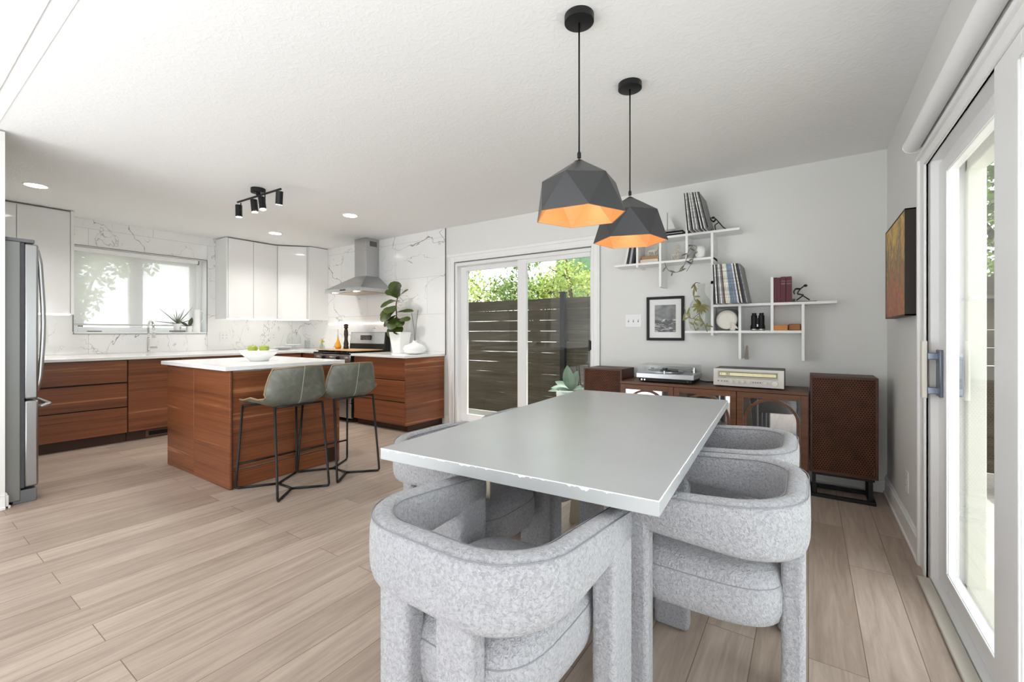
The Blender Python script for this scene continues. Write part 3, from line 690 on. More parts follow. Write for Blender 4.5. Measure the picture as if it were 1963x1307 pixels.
MB().lathe([(0, Zb + .28), (.021, Zb + .281), (.03, Zb + .3), (.024, Zb + .312), (.032, Zb + .33), (.028, Zb + .345), (0, Zb + .35)], (X, Y, 0), 24).build('cap', mat('dark_turned_wood', srgb(44, 28, 22)), t, smooth=True)
# ---- fig and vase
X, Y, Zc = -4.32, 3.84, .878
t = thing('fiddle_leaf_fig', 'fiddle leaf fig with big dark leaves in a white tapered pot', 'plant', (X, Y, Zc))
MB().lathe([(0, .001), (.105, .001), (.158, .265), (.15, .27), (.144, .262), (0, .24)], (X, Y, Zc), 6, a0=.3).build('pot', CERAMW, t, bevel=.008)
MB().lathe([(0, .2405), (.14, .2405)], (X, Y, Zc), 6, a0=.3).build('soil', SOIL, t)
st = [(X - .02, Y, Zc + .24), (X - .10, Y - .02, Zc + .33), (X - .04, Y - .02, Zc + .46), (X - .05, Y - .03, Zc + .62), (X - .01, Y - .02, Zc + .74)]
MB().tube(fillet(st, .1), [.010] * 4 + [.007] * 40 if False else .008, 8).build('stem', STEMB, t, smooth=True)
m = MB(); LV = [  # base, direction, length, width
    ((0, -.02, .72), (-.15, -.35, .9), .20, .21), ((-.02, -.03, .72), (.35, -.5, .72), .20, .19), ((-.02, -.03, .70), (-.6, -.3, .6), .19, .16),
    ((0, -.02, .72), (.8, -.1, .55), .17, .10), ((-.04, -.03, .66), (-.95, -.2, .12), .20, .11), ((-.05, -.03, .60), (-.85, -.45, -.3), .25, .18),
    ((-.04, -.03, .60), (.25, -.9, -.25), .22, .22), ((-.04, -.03, .56), (-.35, -.8, -.5), .24, .22), ((-.03, -.03, .52), (.95, .1, .2), .24, .10),
    ((-.05, -.03, .48), (-.55, -.6, -.55), .20, .17), ((-.03, -.03, .46), (.35, -.75, -.5), .23, .20), ((-.02, -.03, .42), (.95, -.25, .15), .26, .15),
    ((-.06, -.04, .66), (-.7, -.6, -.2), .19, .15), ((.0, -.03, .66), (.5, -.8, .1), .18, .16), ((-.01, -.03, .44), (.75, -.5, -.35), .2, .16), ((-.06, -.03, .55), (-.9, -.3, -.15), .2, .15), ((-.04, -.03, .40), (.1, -.6, -.8), .22, .19), ((-.02, -.03, .38), (.6, -.5, -.5), .2, .17), ((-.05, -.02, .34), (-.4, -.3, .6), .10, .05)]
for b, d, L, Wd in LV: m.leaf((X + b[0], Y + b[1], Zc + b[2]), d, (.25, -.55, .8), L, Wd, 'fiddle', .22, .10, 9)
m.build('foliage', LEAFD, t, smooth=True)
X, Y = -3.95, 3.74
t = thing('reed_vase', 'squat round white vase holding two thin dark twigs', 'vase', (X, Y, Zc))
MB().lathe([(0, .001), (.07, .001), (.12, .018), (.142, .06), (.125, .1), (.07, .125), (.032, .138), (.026, .15), (.033, .163), (.024, .163), (.02, .145), (0, .14)], (X, Y, Zc), 36).build('body', CERAMW, t, smooth=True)
MB().tube([(X + .005, Y, Zc + .05), (X - .012, Y, Zc + .3), (X - .055, Y, Zc + .50)], .0028).tube([(X - .005, Y, Zc + .05), (X + .016, Y, Zc + .3), (X + .055, Y, Zc + .53)], .0028).build('twigs', mat('twig', srgb(84, 74, 66), .6), t)
# ---- island
IX0, IX1, IY0, IY1 = -4.60, -3.448, 1.475, 2.365
t = thing('kitchen_island', 'walnut kitchen island with plain panelled sides under white worktop', 'island', (-4.02, 1.92, 0))
box('carcass', CARCW, IX0 + .03, IX1 - .045, IY0 + .02, IY1 - .02, .02, .86, t)
for x0_, x1_ in ((IX0, -4.062), (-4.06, IX1)): box('end_panel', WALNUT, x0_, x1_, IY0, IY0 + .019, .002, .862, t, bevel=.0015)
box('back_panel', WALNUT, IX1 - .03, IX1 - .012, IY0 + .02, IY1 - .02, .135, .85, t, bevel=.0015)
box('plinth', WALNUT, IX1 - .036, IX1 - .018, IY0 + .02, IY1 - .10, .002, .125, t, bevel=.0015)
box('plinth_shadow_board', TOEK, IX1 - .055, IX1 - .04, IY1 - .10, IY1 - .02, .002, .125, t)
box('end_panel', WALNUT, IX0, IX1, IY1 - .02, IY1, .002, .862, t, bevel=.0015)
box('corner_edge', TOEK, IX1 - .012, IX1 + .0005, IY0 + .012, IY0 + .02, .002, .862, t)
tag(box('island_countertop', QUARTZ, -4.63, -3.43, 1.437, 2.408, .8625, .894, bevel=.003), 'white quartz worktop on the walnut kitchen island', 'countertop')
X, Y, Zi = -3.945, 1.92, .894
t = tag(MB().lathe([(0, .001), (.068, .001), (.072, .006), (.1, .03), (.135, .06), (.15, .092), (.145, .092), (.128, .062), (.09, .034), (.05, .016), (0, .014)], (X, Y, Zi), 40).build('fruit_bowl', CERAMW, smooth=True), 'shallow white footed bowl of green apples on the island', 'bowl')
for (dx, dy, dz), lab in (((-.036, -.036, .098), 'left green apple in the white bowl'), ((.036, .026, .10), 'right green apple in the white bowl')):
    a = thing('green_apple', lab, 'apple', (X + dx, Y + dy, Zi + dz), group='apples in the bowl')
    MB().lathe([(0, -.026), (.012, -.033), (.028, -.026), (.040, .0), (.038, .018), (.026, .032), (.012, .033), (0, .024)], (X + dx, Y + dy, Zi + dz), 24).build('flesh', mat('green_apple_skin', srgb(150, 164, 62), .3, vary=.12), a, smooth=True)
    MB().tube([(X + dx, Y + dy, Zi + dz + .022), (X + dx + .003, Y + dy, Zi + dz + .042)], .0018).build('stem', STEMB, a)
# ---- stools
def make_stool():
    t = thing('bar_stool', None, 'stool')
    # seat faces +y; profile of the middle line
    prof = [(.245, .600), (.20, .622), (.12, .625), (.02, .618), (-.08, .612), (-.155, .622), (-.195, .66), (-.213, .72), (-.228, .79), (-.24, .85), (-.25, .9)]
    hw = [.20, .222, .23, .232, .232, .23, .226, .222, .214, .2, .18]
    P = []
    for (y, z), w in zip(prof, hw):
        back = max(0, min(1, (z - .63) / .1)); row = []
        for k in range(13):
            u = -1 + k / 6
            row.append((u * w, y + back * .075 * abs(u) ** 2.2, z + (1 - back) * .035 * abs(u) ** 3 - back * .012 * u * u + (1 - back) * (.03 * abs(u) ** 4 if y < .05 else 0)))
        P.append(row)
    sh = MB().grid(P).build('seat_shell', LEATHER, t, smooth=True, solid=.016, subsurf=2)
    rim = [Vector(p) for p in P[0]] + [Vector(r[-1]) for r in P[1:]] + [Vector(p) for p in reversed(P[-1][:-1])] + [Vector(r[0]) for r in reversed(P[1:-1])]
    MB().tube(rim, .006, 6, closed=True).build('piping', SEAM, sh, smooth=True)
    MB().tube([Vector(r[6]) + Vector((0, -.009 if i > 5 else 0, -.009 if i <= 5 else 0)) for i, r in enumerate(P)][3:], .0026, 6).build('seam', SEAMG, sh, smooth=True)
    r = .0085
    ft = {(-1, 1): (-.228, .25), (1, 1): (.228, .25), (-1, -1): (-.19, -.255), (1, -1): (.19, -.255)}
    tp = {(-1, 1): (-.20, .205, .612), (1, 1): (.20, .205, .612), (-1, -1): (-.175, -.19, .63), (1, -1): (.175, -.19, .63)}
    nf, nr = Vector((0, .10, r)), Vector((0, -.085, r))
    for k in ft:
        f = Vector((*ft[k], r)); n = nf if k[1] > 0 else nr
        MB().tube(fillet([Vector(tp[k]), f, f + (n - f).normalized() * .05], .03), r, 8).build('leg', BLACKM, t, smooth=True)
    m = MB()
    for k in ft:
        f = Vector((*ft[k], r)); n = nf if k[1] > 0 else nr
        m.tube([f + (n - f).normalized() * .045, n], r, 8)
    m.tube([nf, nr], r, 8).build('floor_frame', BLACKM, t, smooth=True)
    fz = .18; q = lambda k: Vector((*ft[k], r)).lerp(Vector(tp[k]), (fz - r) / (tp[k][2] - r))
    MB().tube([q((-1, 1)), q((1, 1))], r * .9, 8).build('footrest', BLACKM, t, smooth=True)
    MB().tube([(-.2, .19, .606), (.2, .19, .606)], r * .9, 8).build('seat_support', BLACKM, t, smooth=True)
    MB().tube([(-.175, -.185, .625), (.175, -.185, .625)], r * .9, 8).build('seat_support', BLACKM, t, smooth=True)
    return t
st = make_stool(); st.location = (-3.19, 1.738, 0); st.rotation_euler = (0, 0, pi / 2)
tag(st, 'sage leather bar stool on black legs, closer to the refrigerator', 'stool', 'bar stools at the island')
s2 = copy_tree(st); s2.location = (-3.18, 2.19, 0); s2.rotation_euler = (0, 0, pi / 2 - .03)
tag(s2, 'sage leather bar stool on black legs, closer to the patio door', 'stool', 'bar stools at the island')
# ---------------------------------------------------------------- dining table
tx, ty, ta = -.784, 1.871, radians(3.2)
t = thing('dining_table', 'long grey painted dining table with chipped white edges', 'table', (tx, ty, 0), ta)
MB().prism([(-.453, -.878), (.453, -.878), (.453, .878), (-.453, .878)], .713, .75).build('tabletop', TABLETOP, t, local=True, bevel=.0015)
for sx_ in (-1, 1):
    for sy in (-1, 1):
        y = sy * .52
        M_ = MB().add([(sx_ * .28 - .035, y - .006, .706), (sx_ * .28 + .035, y - .006, .706), (sx_ * .28 + .035, y + .006, .706), (sx_ * .28 - .035, y + .006, .706),
                       (sx_ * (.285 if sy < 0 else .34) - .035, y - .006 + .0, .004), (sx_ * (.285 if sy < 0 else .34) + .035, y - .006, .004), (sx_ * (.285 if sy < 0 else .34) + .035, y + .006, .004), (sx_ * (.285 if sy < 0 else .34) - .035, y + .006, .004)],
                      [(0, 1, 2, 3), (7, 6, 5, 4), (0, 4, 5, 1), (1, 5, 6, 2), (2, 6, 7, 3), (3, 7, 4, 0)])
        M_.build('leg', CHAMP, t, local=True, bevel=.002)
for sy in (-1, 1): MB().box(-.31, .31, sy * .52 - .03, sy * .52 + .03, .706, .713).build('mounting_plate', CHAMP, t, local=True)
# ---------------------------------------------------------------- boucle chairs
def super_ring(w, h, n=20, p=3.2):
    out = []
    for i in range(n):
        a = 2 * pi * i / n; c, s = cos(a), sin(a)
        out.append((math.copysign(abs(c) ** (2 / p), c) * w / 2, math.copysign(abs(s) ** (2 / p), s) * h / 2))
    return out
def make_chair():
    t = thing('dining_chair', None, 'chair')
    # centre line of the wrap-round back, seen from above
    th = .064; hx = .280 - th / 2; yb = -.258 + th / 2; yf = .25; rc = .155
    pts = [Vector((-hx, yf, 0)), Vector((-hx, .15, 0)), Vector((-hx, .05, 0)), Vector((-hx, yb + rc, 0))]
    pts += [Vector((-hx + rc - rc * cos(a), yb + rc - rc * sin(a), 0)) for a in [pi / 2 * k / 8 for k in range(1, 9)]]
    pts += [Vector((x, yb, 0)) for x in (-.04, 0, .04)]
    pts += [Vector((-p.x, p.y, 0)) for p in reversed(pts[:12])]
    N = len(pts); vs = []; n = 20; tops = []
    for i, p in enumerate(pts):
        d = (pts[min(i + 1, N - 1)] - pts[max(i - 1, 0)]).normalized(); s = Vector((d.y, -d.x, 0))
        k = max(0, min(1, (p.y - yb) / (yf - yb)))            # 0 at the back, 1 at the arm ends
        zt = .705 - .035 * k ** 1.4; zb = .545 + .03 * k; hgt = zt - zb
        end = .62 if i in (0, N - 1) else 1
        for a, b in super_ring(th, hgt): vs.append(p + s * a * (1 if end == 1 else .9) + Vector((0, 0, (zt + zb) / 2 + b * (1 if end == 1 else .94))))
        tops.append((p, s, zt, zb))
    fs = []
    for i in range(N - 1):
        fs += [(i * n + j, i * n + (j + 1) % n, (i + 1) * n + (j + 1) % n, (i + 1) * n + j) for j in range(n)]
    fs += [tuple(range(n)), tuple(range((N - 1) * n, N * n))]
    b = MB().add(vs, fs).build('backrest', BOUCLE, t, smooth=True)
    for off in (-.86, .86):
        MB().tube([p + s * off * th / 2 + Vector((0, 0, zt - .009)) for p, s, zt, zb in tops], .0016, 6).build('piping', PIPING, b, smooth=True)
    for sx_ in (-1, 1):
        MB().box(sx_ * .279 - (.062 if sx_ > 0 else 0), sx_ * .279 + (.062 if sx_ < 0 else 0), .125, .252, .002, .60).build('leg', BOUCLE, t, bevel=.014, seg=3)
        x0_ = .040 if sx_ > 0 else -.138
        MB().box(x0_, x0_ + .098, -.246, -.190, .002, .58).build('leg', BOUCLE, t, bevel=.014, seg=3)
    # thick domed seat
    R = 9; n2 = 40; prof = [(.0, .338), (.88, .338), (.96, .350), (.995, .38), (1.0, .42), (.985, .452), (.94, .48), (.85, .498), (.6, .510), (.3, .515), (0, .516)]
    vs = []; fs = []
    for r, z in prof:
        for a, b_ in super_ring(2 * r, 2 * r, n2, 3.6): vs.append((a * .216, .028 + b_ * .236, z))
    for i in range(len(prof) - 1):
        fs += [(i * n2 + j, i * n2 + (j + 1) % n2, (i + 1) * n2 + (j + 1) % n2, (i + 1) * n2 + j) for j in range(n2)]
    m = MB().add(vs, fs); se = m.build('seat', BOUCLE, t, smooth=True)
    MB().tube([(a * .216, .028 + b_ * .236, .452) for a, b_ in super_ring(2 * .985, 2 * .985, n2, 3.6)], .0016, 6, closed=True).build('piping', PIPING, se, smooth=True)
    return t
ch = make_chair(); ch.location = (-.672, .902, 0); ch.rotation_euler = (0, 0, radians(-1.5))
CL = 'boucle chairs at the dining table'
tag(ch, 'light grey boucle chair at the short near end of the table, back to camera', 'chair', CL)
for (x, y, a, lab) in ((-.252, 1.522, 90, 'light grey boucle chair on the window side, beside the near table corner'),
                       (-.288, 2.085, 90, 'light grey boucle chair on the glass door side, nearer the wooden speaker'),
                       (-1.197, 1.43, -90, 'light grey boucle chair on the kitchen side, beside the near table corner'),
                       (-1.172, 1.985, -90, 'light grey boucle chair on the kitchen side, nearer the patio door')):
    c = copy_tree(ch); c.location = (x, y, 0); c.rotation_euler = (0, 0, radians(a)); tag(c, lab, 'chair', CL)
# ---------------------------------------------------------------- pendants
def make_pendant():
    t = thing('pendant_lamp', None, 'lamp')      # origin at the ceiling
    MB().lathe([(0, 0), (.06, 0), (.06, -.028), (.057, -.03), (0, -.03)], (0, 0, 0), 36).build('canopy', BLACKM, t, autosm=40)
    MB().cyl((0, 0, -.03), (0, 0, -.58), .0035, n=8).build('cord', BLACKP, t, smooth=True)
    MB().lathe([(0, -.585), (.008, -.585), (.008, -.566), (.005, -.56), (0, -.56)], (0, 0, 0), 16).build('cord_grip', BLACKM, t, autosm=40)
    def facets(k, flip=False):
        ap = Vector((0, 0, -.588 - k))
        up = [Vector(((.153 - k) * cos(radians(60 * i + 30)), (.153 - k) * sin(radians(60 * i + 30)), -.685 - k * .5)) for i in range(6)]
        lo = [Vector(((.19 - k) * cos(radians(60 * i)), (.19 - k) * sin(radians(60 * i)), -.828)) for i in range(6)]
        fs = []
        for i in range(6):
            j = (i + 1) % 6
            fs += [(0, 1 + i, 1 + j), (1 + i, 7 + i, 7 + j), (1 + i, 7 + j, 1 + j)]
        return [ap] + up + lo, fs
    vo, fo = facets(0); vi, fi = facets(.006)
    k = len(vo)
    rim = [(7 + i, 7 + (i + 1) % 6, k + 7 + (i + 1) % 6, k + 7 + i) for i in range(6)]
    m = MB(); m.add(vo, fo); sh = m.build('shade', SHADEG, t)
    m = MB(); m.add(vi, fi); m.build('shade_lining', COPPER, sh)
    m = MB(); m.add(vo[7:] + vi[7:], [(i, (i + 1) % 6, 6 + (i + 1) % 6, 6 + i) for i in range(6)]); m.build('rim', COPPER, sh)
    MB().cyl((0, 0, -.60), (0, 0, -.66), .02).build('lamp_holder', BLACKM, t, autosm=40)
    MB().sphere((0, 0, -.695), .034).build('bulb', BULB, t, smooth=True)
    return t
p = make_pendant(); p.location = (-.782, 1.65, H); p.rotation_euler = (0, 0, radians(-54))
PL = 'pendants over the dining table'
tag(p, 'faceted charcoal pendant lamp nearer the camera, copper inside', 'lamp', PL)
p2 = copy_tree(p); p2.location = (-.775, 2.25, H); p2.rotation_euler = (0, 0, radians(-41))
tag(p2, 'faceted charcoal pendant lamp nearer the wall shelves, copper inside', 'lamp', PL)
# ---------------------------------------------------------------- track light
X, Y = -4.125, 2.0
t = thing('track_light', 'black four head track spotlight on the kitchen ceiling', 'ceiling light', (X, Y, H))
MB().lathe([(0, H - .001), (.06, H - .001), (.06, H - .04), (0, H - .04)], (X, Y, 0), 32).build('ceiling_mount', BLACKM, t, autosm=40)
MB().cyl((X, Y, H - .04), (X, Y, H - .06), .018).build('stem', BLACKM, t, autosm=40)
MB().cyl((X - .36, Y - .012, H - .066), (X + .36, Y + .012, H - .066), .009).build('bar', BLACKM, t, autosm=40)
for bx_, dx, tl in ((-.325, -.04, (.03, 0)), (-.10, .03, (.10, .05)), (.12, -.05, (.24, .0)), (.315, .045, (-.20, .06))):
    top = Vector((X + bx_, Y, H - .075)); c = top + Vector((dx, 0, -.065)); a = Vector((tl[0], tl[1], -1)).normalized()
    hd = MB().cyl(c - a * .05, c + a * .062, .0285, n=24).build('spot_head', BLACKM, t, autosm=40)
    MB().cyl(top, top + Vector((0, 0, -.065)), .005, n=8).cyl(top + Vector((0, 0, -.06)), c, .005, n=8).build('arm', BLACKM, hd)
    MB().cyl(c + a * .0622, c + a * .0635, .025, n=24).build('lamp_face', LEDW, hd)
# ---------------------------------------------------------------- recessed downlights
for (x, y), lab in (((-5.666, .855), 'recessed round ceiling light above the refrigerator'), ((-4.219, 3.03), 'recessed round ceiling light closest to the range hood'), ((-5.786, 3.02), 'recessed round ceiling light over the right upper cabinets')):
    t = thing('downlight', lab, 'ceiling light', (x, y, H), group='recessed kitchen lights')
    MB().lathe([(.075, H - .0005), (.085, H - .0005), (.082, H - .006), (.072, H - .004)], (x, y, 0), 36).build('trim_ring', TRIMW, t, autosm=40)
    MB().lathe([(0, H - .003), (.075, H - .003)], (x, y, 0), 36).build('lens', LEDW, t)
# ---------------------------------------------------------------- credenza
YC, X0, X1, ZT = 3.65, -1.345, .002, .722
t = thing('credenza', 'brown wooden credenza with mirrored arch doors under the turntable and receiver', 'sideboard', (-.67, 3.85, 0))
box('top', CREDW, X0, X1, YC, D - .03, ZT - .022, ZT, t, bevel=.002)
MB().box(X0, X0 + .02, YC + .022, D - .03, .11, ZT - .022).box(X1 - .02, X1, YC + .022, D - .03, .11, ZT - .022).box(X0 + .02, X1 - .02, D - .045, D - .03, .11, ZT - .022).box(X0 + .02, X1 - .02, YC + .022, D - .045, .11, .13).build('body', CREDW, t, bevel=.002)
for x in (X0 + .04, X1 - .08):
    for y in (YC + .04, D - .09): box('leg', CREDW, x, x + .04, y, y + .04, 0, .11, t, bevel=.003)
ds = [(X0 + .004, -.902), (-.898, -.448), (-.444, X1 - .004)]
for a, b in ds:
    z0, z1 = .125, ZT - .024; fw = .042
    dm = MB().box(a, a + fw, YC, YC + .02, z0, z1).box(b - fw, b, YC, YC + .02, z0, z1).box(a + fw, b - fw, YC, YC + .02, z1 - fw, z1).box(a + fw, b - fw, YC, YC + .02, z0, z0 + fw)
    dr = dm.build('door', CREDW, t, bevel=.002)
    box('mirror', MIRROR, a + fw - .004, b - fw + .004, YC + .010, YC + .014, z0 + fw - .004, z1 - fw + .004, dr)
    cx_ = (a + b) / 2; rr = (b - a) / 2 - fw - .012; zc = z1 - fw - rr - .004
    ap = [Vector((cx_ - rr, YC + .005, z0 + fw))] + arc((cx_, YC + .005, zc), rr, pi, 0, 24, (1, 0, 0), (0, 0, 1)) + [Vector((cx_ + rr, YC + .005, z0 + fw))]
    m = MB(); w2 = .009
    P = []
    for i, q_ in enumerate(ap):
        dd = (ap[min(i + 1, len(ap) - 1)] - ap[max(i - 1, 0)]).normalized(); nn = Vector((dd.z, 0, -dd.x))
        P.append([q_ - nn * w2 + Vector((0, .005, 0)), q_ - nn * w2 - Vector((0, .006, 0)), q_ + nn * w2 - Vector((0, .006, 0)), q_ + nn * w2 + Vector((0, .005, 0))])
    m.grid([r + [r[0]] for r in P]); m.build('arch', CREDW, dr, autosm=50)
# ---------------------------------------------------------------- loudspeakers
def m_lattice():
    t = NT('pierced_lattice'); v = t.coords((1, 1, 1)); sx_ = t.new('ShaderNodeSeparateXYZ'); t.link(v, sx_.inputs[0])
    def hexd(ox, oz):
        px = t.math('SUBTRACT', t.math('FRACT', t.math('ADD', t.math('DIVIDE', sx_.outputs[0], .0155), ox)), .5)
        pz = t.math('SUBTRACT', t.math('FRACT', t.math('ADD', t.math('DIVIDE', sx_.outputs[2], .0268), oz)), .5)
        return t.math('SQRT', t.math('ADD', t.math('MULTIPLY', px, px), t.math('MULTIPLY', t.math('MULTIPLY', pz, 1.73), t.math('MULTIPLY', pz, 1.73))))
    dmin = t.math('MINIMUM', hexd(0, 0), hexd(.5, .5))
    hole = t.math('LESS_THAN', dmin, .40)
    g = t.ramp(t.noise(v, 12, 3), [(.3, srgb(92, 50, 28)), (.7, srgb(126, 72, 40))])
    t.b.inputs['Specular IOR Level'].default_value = .2; t.link(t.mix(hole, g, srgb(18, 9, 6)), t.b.inputs['Base Color']); t.b.inputs['Roughness'].default_value = .5
    t.bump(hole, -.4, .002); return t.m
LATT = m_lattice()
def speaker(label, x0, x1, y0, y1, z0, z1):
    t = thing('loudspeaker', label, 'speaker', ((x0 + x1) / 2, (y0 + y1) / 2, z0), group='wooden loudspeakers')
    box('cabinet', SPKW, x0, x1, y0 + .004, y1, z0, z1, t, bevel=.003)
    f = .016
    MB().box(x0, x0 + f, y0 - .008, y0 + .004, z0, z1).box(x1 - f, x1, y0 - .008, y0 + .004, z0, z1).box(x0 + f, x1 - f, y0 - .008, y0 + .004, z1 - f, z1).box(x0 + f, x1 - f, y0 - .008, y0 + .004, z0, z0 + f).build('front_frame', SPKW, t, bevel=.002)
    box('grille', LATT, x0 + f, x1 - f, y0 - .002, y0 + .004, z0 + f, z1 - f, t)
    return t
sp = speaker('tall brown lattice front loudspeaker on a black stand by the corner', .009, .378, 3.70, 3.97, .172, .838)
MB().box(.354, .358, 3.691, 3.6922, .20, .245).build('badge', mat('bronze_badge', srgb(120, 84, 60), .4, .5), sp)
t = thing('speaker_stand', 'low black metal stand under the right loudspeaker', 'stand', (.19, 3.83, 0))
box('top_frame', BLACKM, .02, .362, 3.72, 3.95, .150, .1715, t, bevel=.002)
for x in (.032, .342):
    for y in (3.735, 3.93): box('leg', BLACKM, x - .011, x + .011, y - .011, y + .011, .02, .150, t)
MB().box(.015, .368, 3.70, 3.735, .0, .022).box(.015, .368, 3.93, 3.965, 0, .022).box(.015, .05, 3.735, 3.93, 0, .022).box(.333, .368, 3.735, 3.93, 0, .022).build('base_frame', BLACKM, t, bevel=.002)
speaker('brown lattice front loudspeaker left of the credenza near the patio door', -1.712, -1.352, 3.72, 4.04, .152, .815)
t = thing('speaker_stand', 'low black stand under the left loudspeaker, mostly behind the table', 'stand', (-1.53, 3.88, 0))
box('top_frame', BLACKM, -1.70, -1.362, 3.74, 4.02, .13, .1515, t); box('base_frame', BLACKM, -1.70, -1.362, 3.73, 4.03, 0, .02, t)
for x in (-1.69, -1.375):
    for y in (3.76, 4.0): box('leg', BLACKM, x - .011, x + .011, y - .011, y + .011, .02, .13, t)
# ---------------------------------------------------------------- turntable
x0, x1, y0, y1, zt = -1.214, -.752, 3.68, 4.0, .722
t = thing('turntable', 'silver turntable with clear dust cover and black base', 'record player', (-.98, 3.84, zt))
box('base', BLACKP, x0 + .02, x1 - .015, y0 + .015, y1 - .01, zt + .006, zt + .036, t, bevel=.004)
for x in (x0 + .06, x1 - .06):
    for y in (y0 + .05, y1 - .05): MB().cyl((x, y, zt + .0005), (x, y, zt + .008), .022).build('foot', BLACKP, t)
SILV = mat('silver_plinth', srgb(186, 188, 190), .3, .7)
box('plinth', SILV, x0, x1, y0, y1, zt + .034, zt + .076, t, bevel=.004)
pc = (-1.015, 3.845, 0)
pl = MB().lathe([(0, zt + .078), (.148, zt + .078), (.15, zt + .088), (.148, zt + .092), (0, zt + .092)], pc, 48).build('platter', SILV, t, autosm=40)
MB().lathe([(.01, zt + .0925), (.145, zt + .0925), (.143, zt + .096), (.01, zt + .096)], pc, 48).build('slipmat', BLACKP, pl, autosm=40)
MB().box(-1.045, -1.005, 3.86, 3.90, zt + .094, zt + .112).build('record_weight', BLACKP, pl, bevel=.003)
MB().cyl((-.80, 3.93, zt + .076), (-.80, 3.93, zt + .118), .02, .017).cyl((-.80, 3.93, zt + .112), (-.80, 3.975, zt + .112), .012).build('tonearm_base', CHROME, t, autosm=40)
MB().tube([(-.80, 3.94, zt + .112), (-.805, 3.83, zt + .112), (-.83, 3.76, zt + .11), (-.86, 3.735, zt + .105)], .004).box(-.878, -.85, 3.722, 3.745, zt + .096, zt + .108).build('tonearm', CHROME, t, autosm=40)
MB().cyl((-.985, 3.70, zt + .076), (-.985, 3.70, zt + .10), .008, .007).build('speed_knob', CHROME, t, autosm=40)
m = MB(); a = .003
m.box(x0 + .01, x1 - .006, y0 + .012, y0 + .012 + a, zt + .0765, zt + .142).box(x0 + .01, x0 + .01 + a, y0 + .012, y1, zt + .0765, zt + .142).box(x1 - .006 - a, x1 - .006, y0 + .012, y1, zt + .0765, zt + .142).box(x0 + .01, x1 - .006, y1 - a, y1, zt + .0765, zt + .142).box(x0 + .01, x1 - .006, y0 + .012, y1, zt + .139, zt + .142)
m.build('dust_cover', DUSTG, t)
for x in (-1.17, -.80): box('hinge', GREYP, x - .012, x + .012, y1 - .004, y1 + .008, zt + .06, zt + .10, t)
for x in (-1.17, -1.145, -.80): MB().cyl((x, y0 + .016, zt + .02), (x, y0 + .010, zt + .02), .006).build('button', CHROME, t)
tag(MB().tube([(-.765, 3.99, .73), (-.74, 3.97, .728), (-.70, 3.95, .7265), (-.67, 3.96, .727), (-.65, 3.985, .7265), (-.62, 3.97, .728), (-.60, 3.99, .74)], .0035).build('audio_cable', BLACKP, smooth=True), 'thin dark audio cable between turntable and receiver', 'cable')
# ---------------------------------------------------------------- receiver
x0, x1, y0, y1, z0, z1 = -.612, -.144, 3.70, 3.98, .731, .862
t = thing('stereo_receiver', 'silver vintage stereo receiver with cream tuning dial', 'receiver', (-.38, 3.84, .722))
box('cabinet', mat('receiver_case', srgb(58, 54, 50), .45), x0 + .003, x1 - .003, y0 + .012, y1, z0, z1, t, bevel=.003)
for x in (x0 + .05, x1 - .05):
    for y in (y0 + .05, y1 - .05): MB().cyl((x, y, .7225), (x, y, z0), .018).build('foot', BLACKP, t)
fp = box('front_panel', mat('brushed_silver_panel', srgb(206, 202, 194), .35, .45), x0, x1, y0, y0 + .012, z0, z1, t, bevel=.002)
PX = lambda f: x0 + (x1 - x0) * f
PZ = lambda f: z1 - (z1 - z0) * f
dl = MB().box(PX(.066), PX(.92), y0 - .002, y0, PZ(.55), PZ(.13)).build('dial_bezel', mat('bezel_grey', srgb(170, 168, 156), .4, .4), fp)
MB().box(PX(.092), PX(.905), y0 - .0026, y0 - .002, PZ(.43), PZ(.20)).build('dial_frame', BLACKP, dl)
MB().box(PX(.097), PX(.897), y0 - .0034, y0 - .0026, PZ(.40), PZ(.225)).build('dial_scale', mat('cream_dial', srgb(236, 228, 184), .4, emit=srgb(255, 240, 200), estr=.06), dl)
m = MB(); rnd = random.Random(2)
for k in range(26):
    xx = PX(.29 + k * .0235)
    m.box(xx, xx + .0011, y0 - .0040, y0 - .0034, PZ(.33), PZ(.30 if k % 3 else .265))
for xx in (.20, .215, .232, .12): m.box(PX(xx), PX(xx) + .003, y0 - .0040, y0 - .0034, PZ(.35), PZ(.255))
m.build('dial_marks', mat('dial_ink', srgb(120, 104, 70), .6), dl)
MB().box(PX(.185), PX(.252), y0 - .0039, y0 - .0034, PZ(.39), PZ(.235)).build('meter', mat('meter_face', srgb(206, 200, 170), .4), dl)
MB().box(PX(.122), PX(.195), y0 - .0026, y0 - .002, PZ(.515), PZ(.49)).build('maker_plate', mat('maker_plate_grey', srgb(120, 118, 108), .5), dl)
KM = mat('silver_knob', srgb(220, 216, 208), .28, .7)
for f, r in ((.27, .0135), (.35, .0135), (.43, .0135), (.51, .0135), (.745, .0135), (.875, .021)):
    MB().cyl((PX(f), y0, PZ(.72)), (PX(f), y0 - .018, PZ(.72)), r, r * .92).box(PX(f) - .0012, PX(f) + .0012, y0 - .019, y0 - .018, PZ(.72), PZ(.72) + r * .8).build('knob', KM, fp, autosm=40)
for f in (.075, .125, .172, .205, .58, .615, .647, .68): MB().box(PX(f) - .003, PX(f) + .003, y0 - .009, y0, PZ(.755), PZ(.695)).build('push_switch', GREYP, fp)
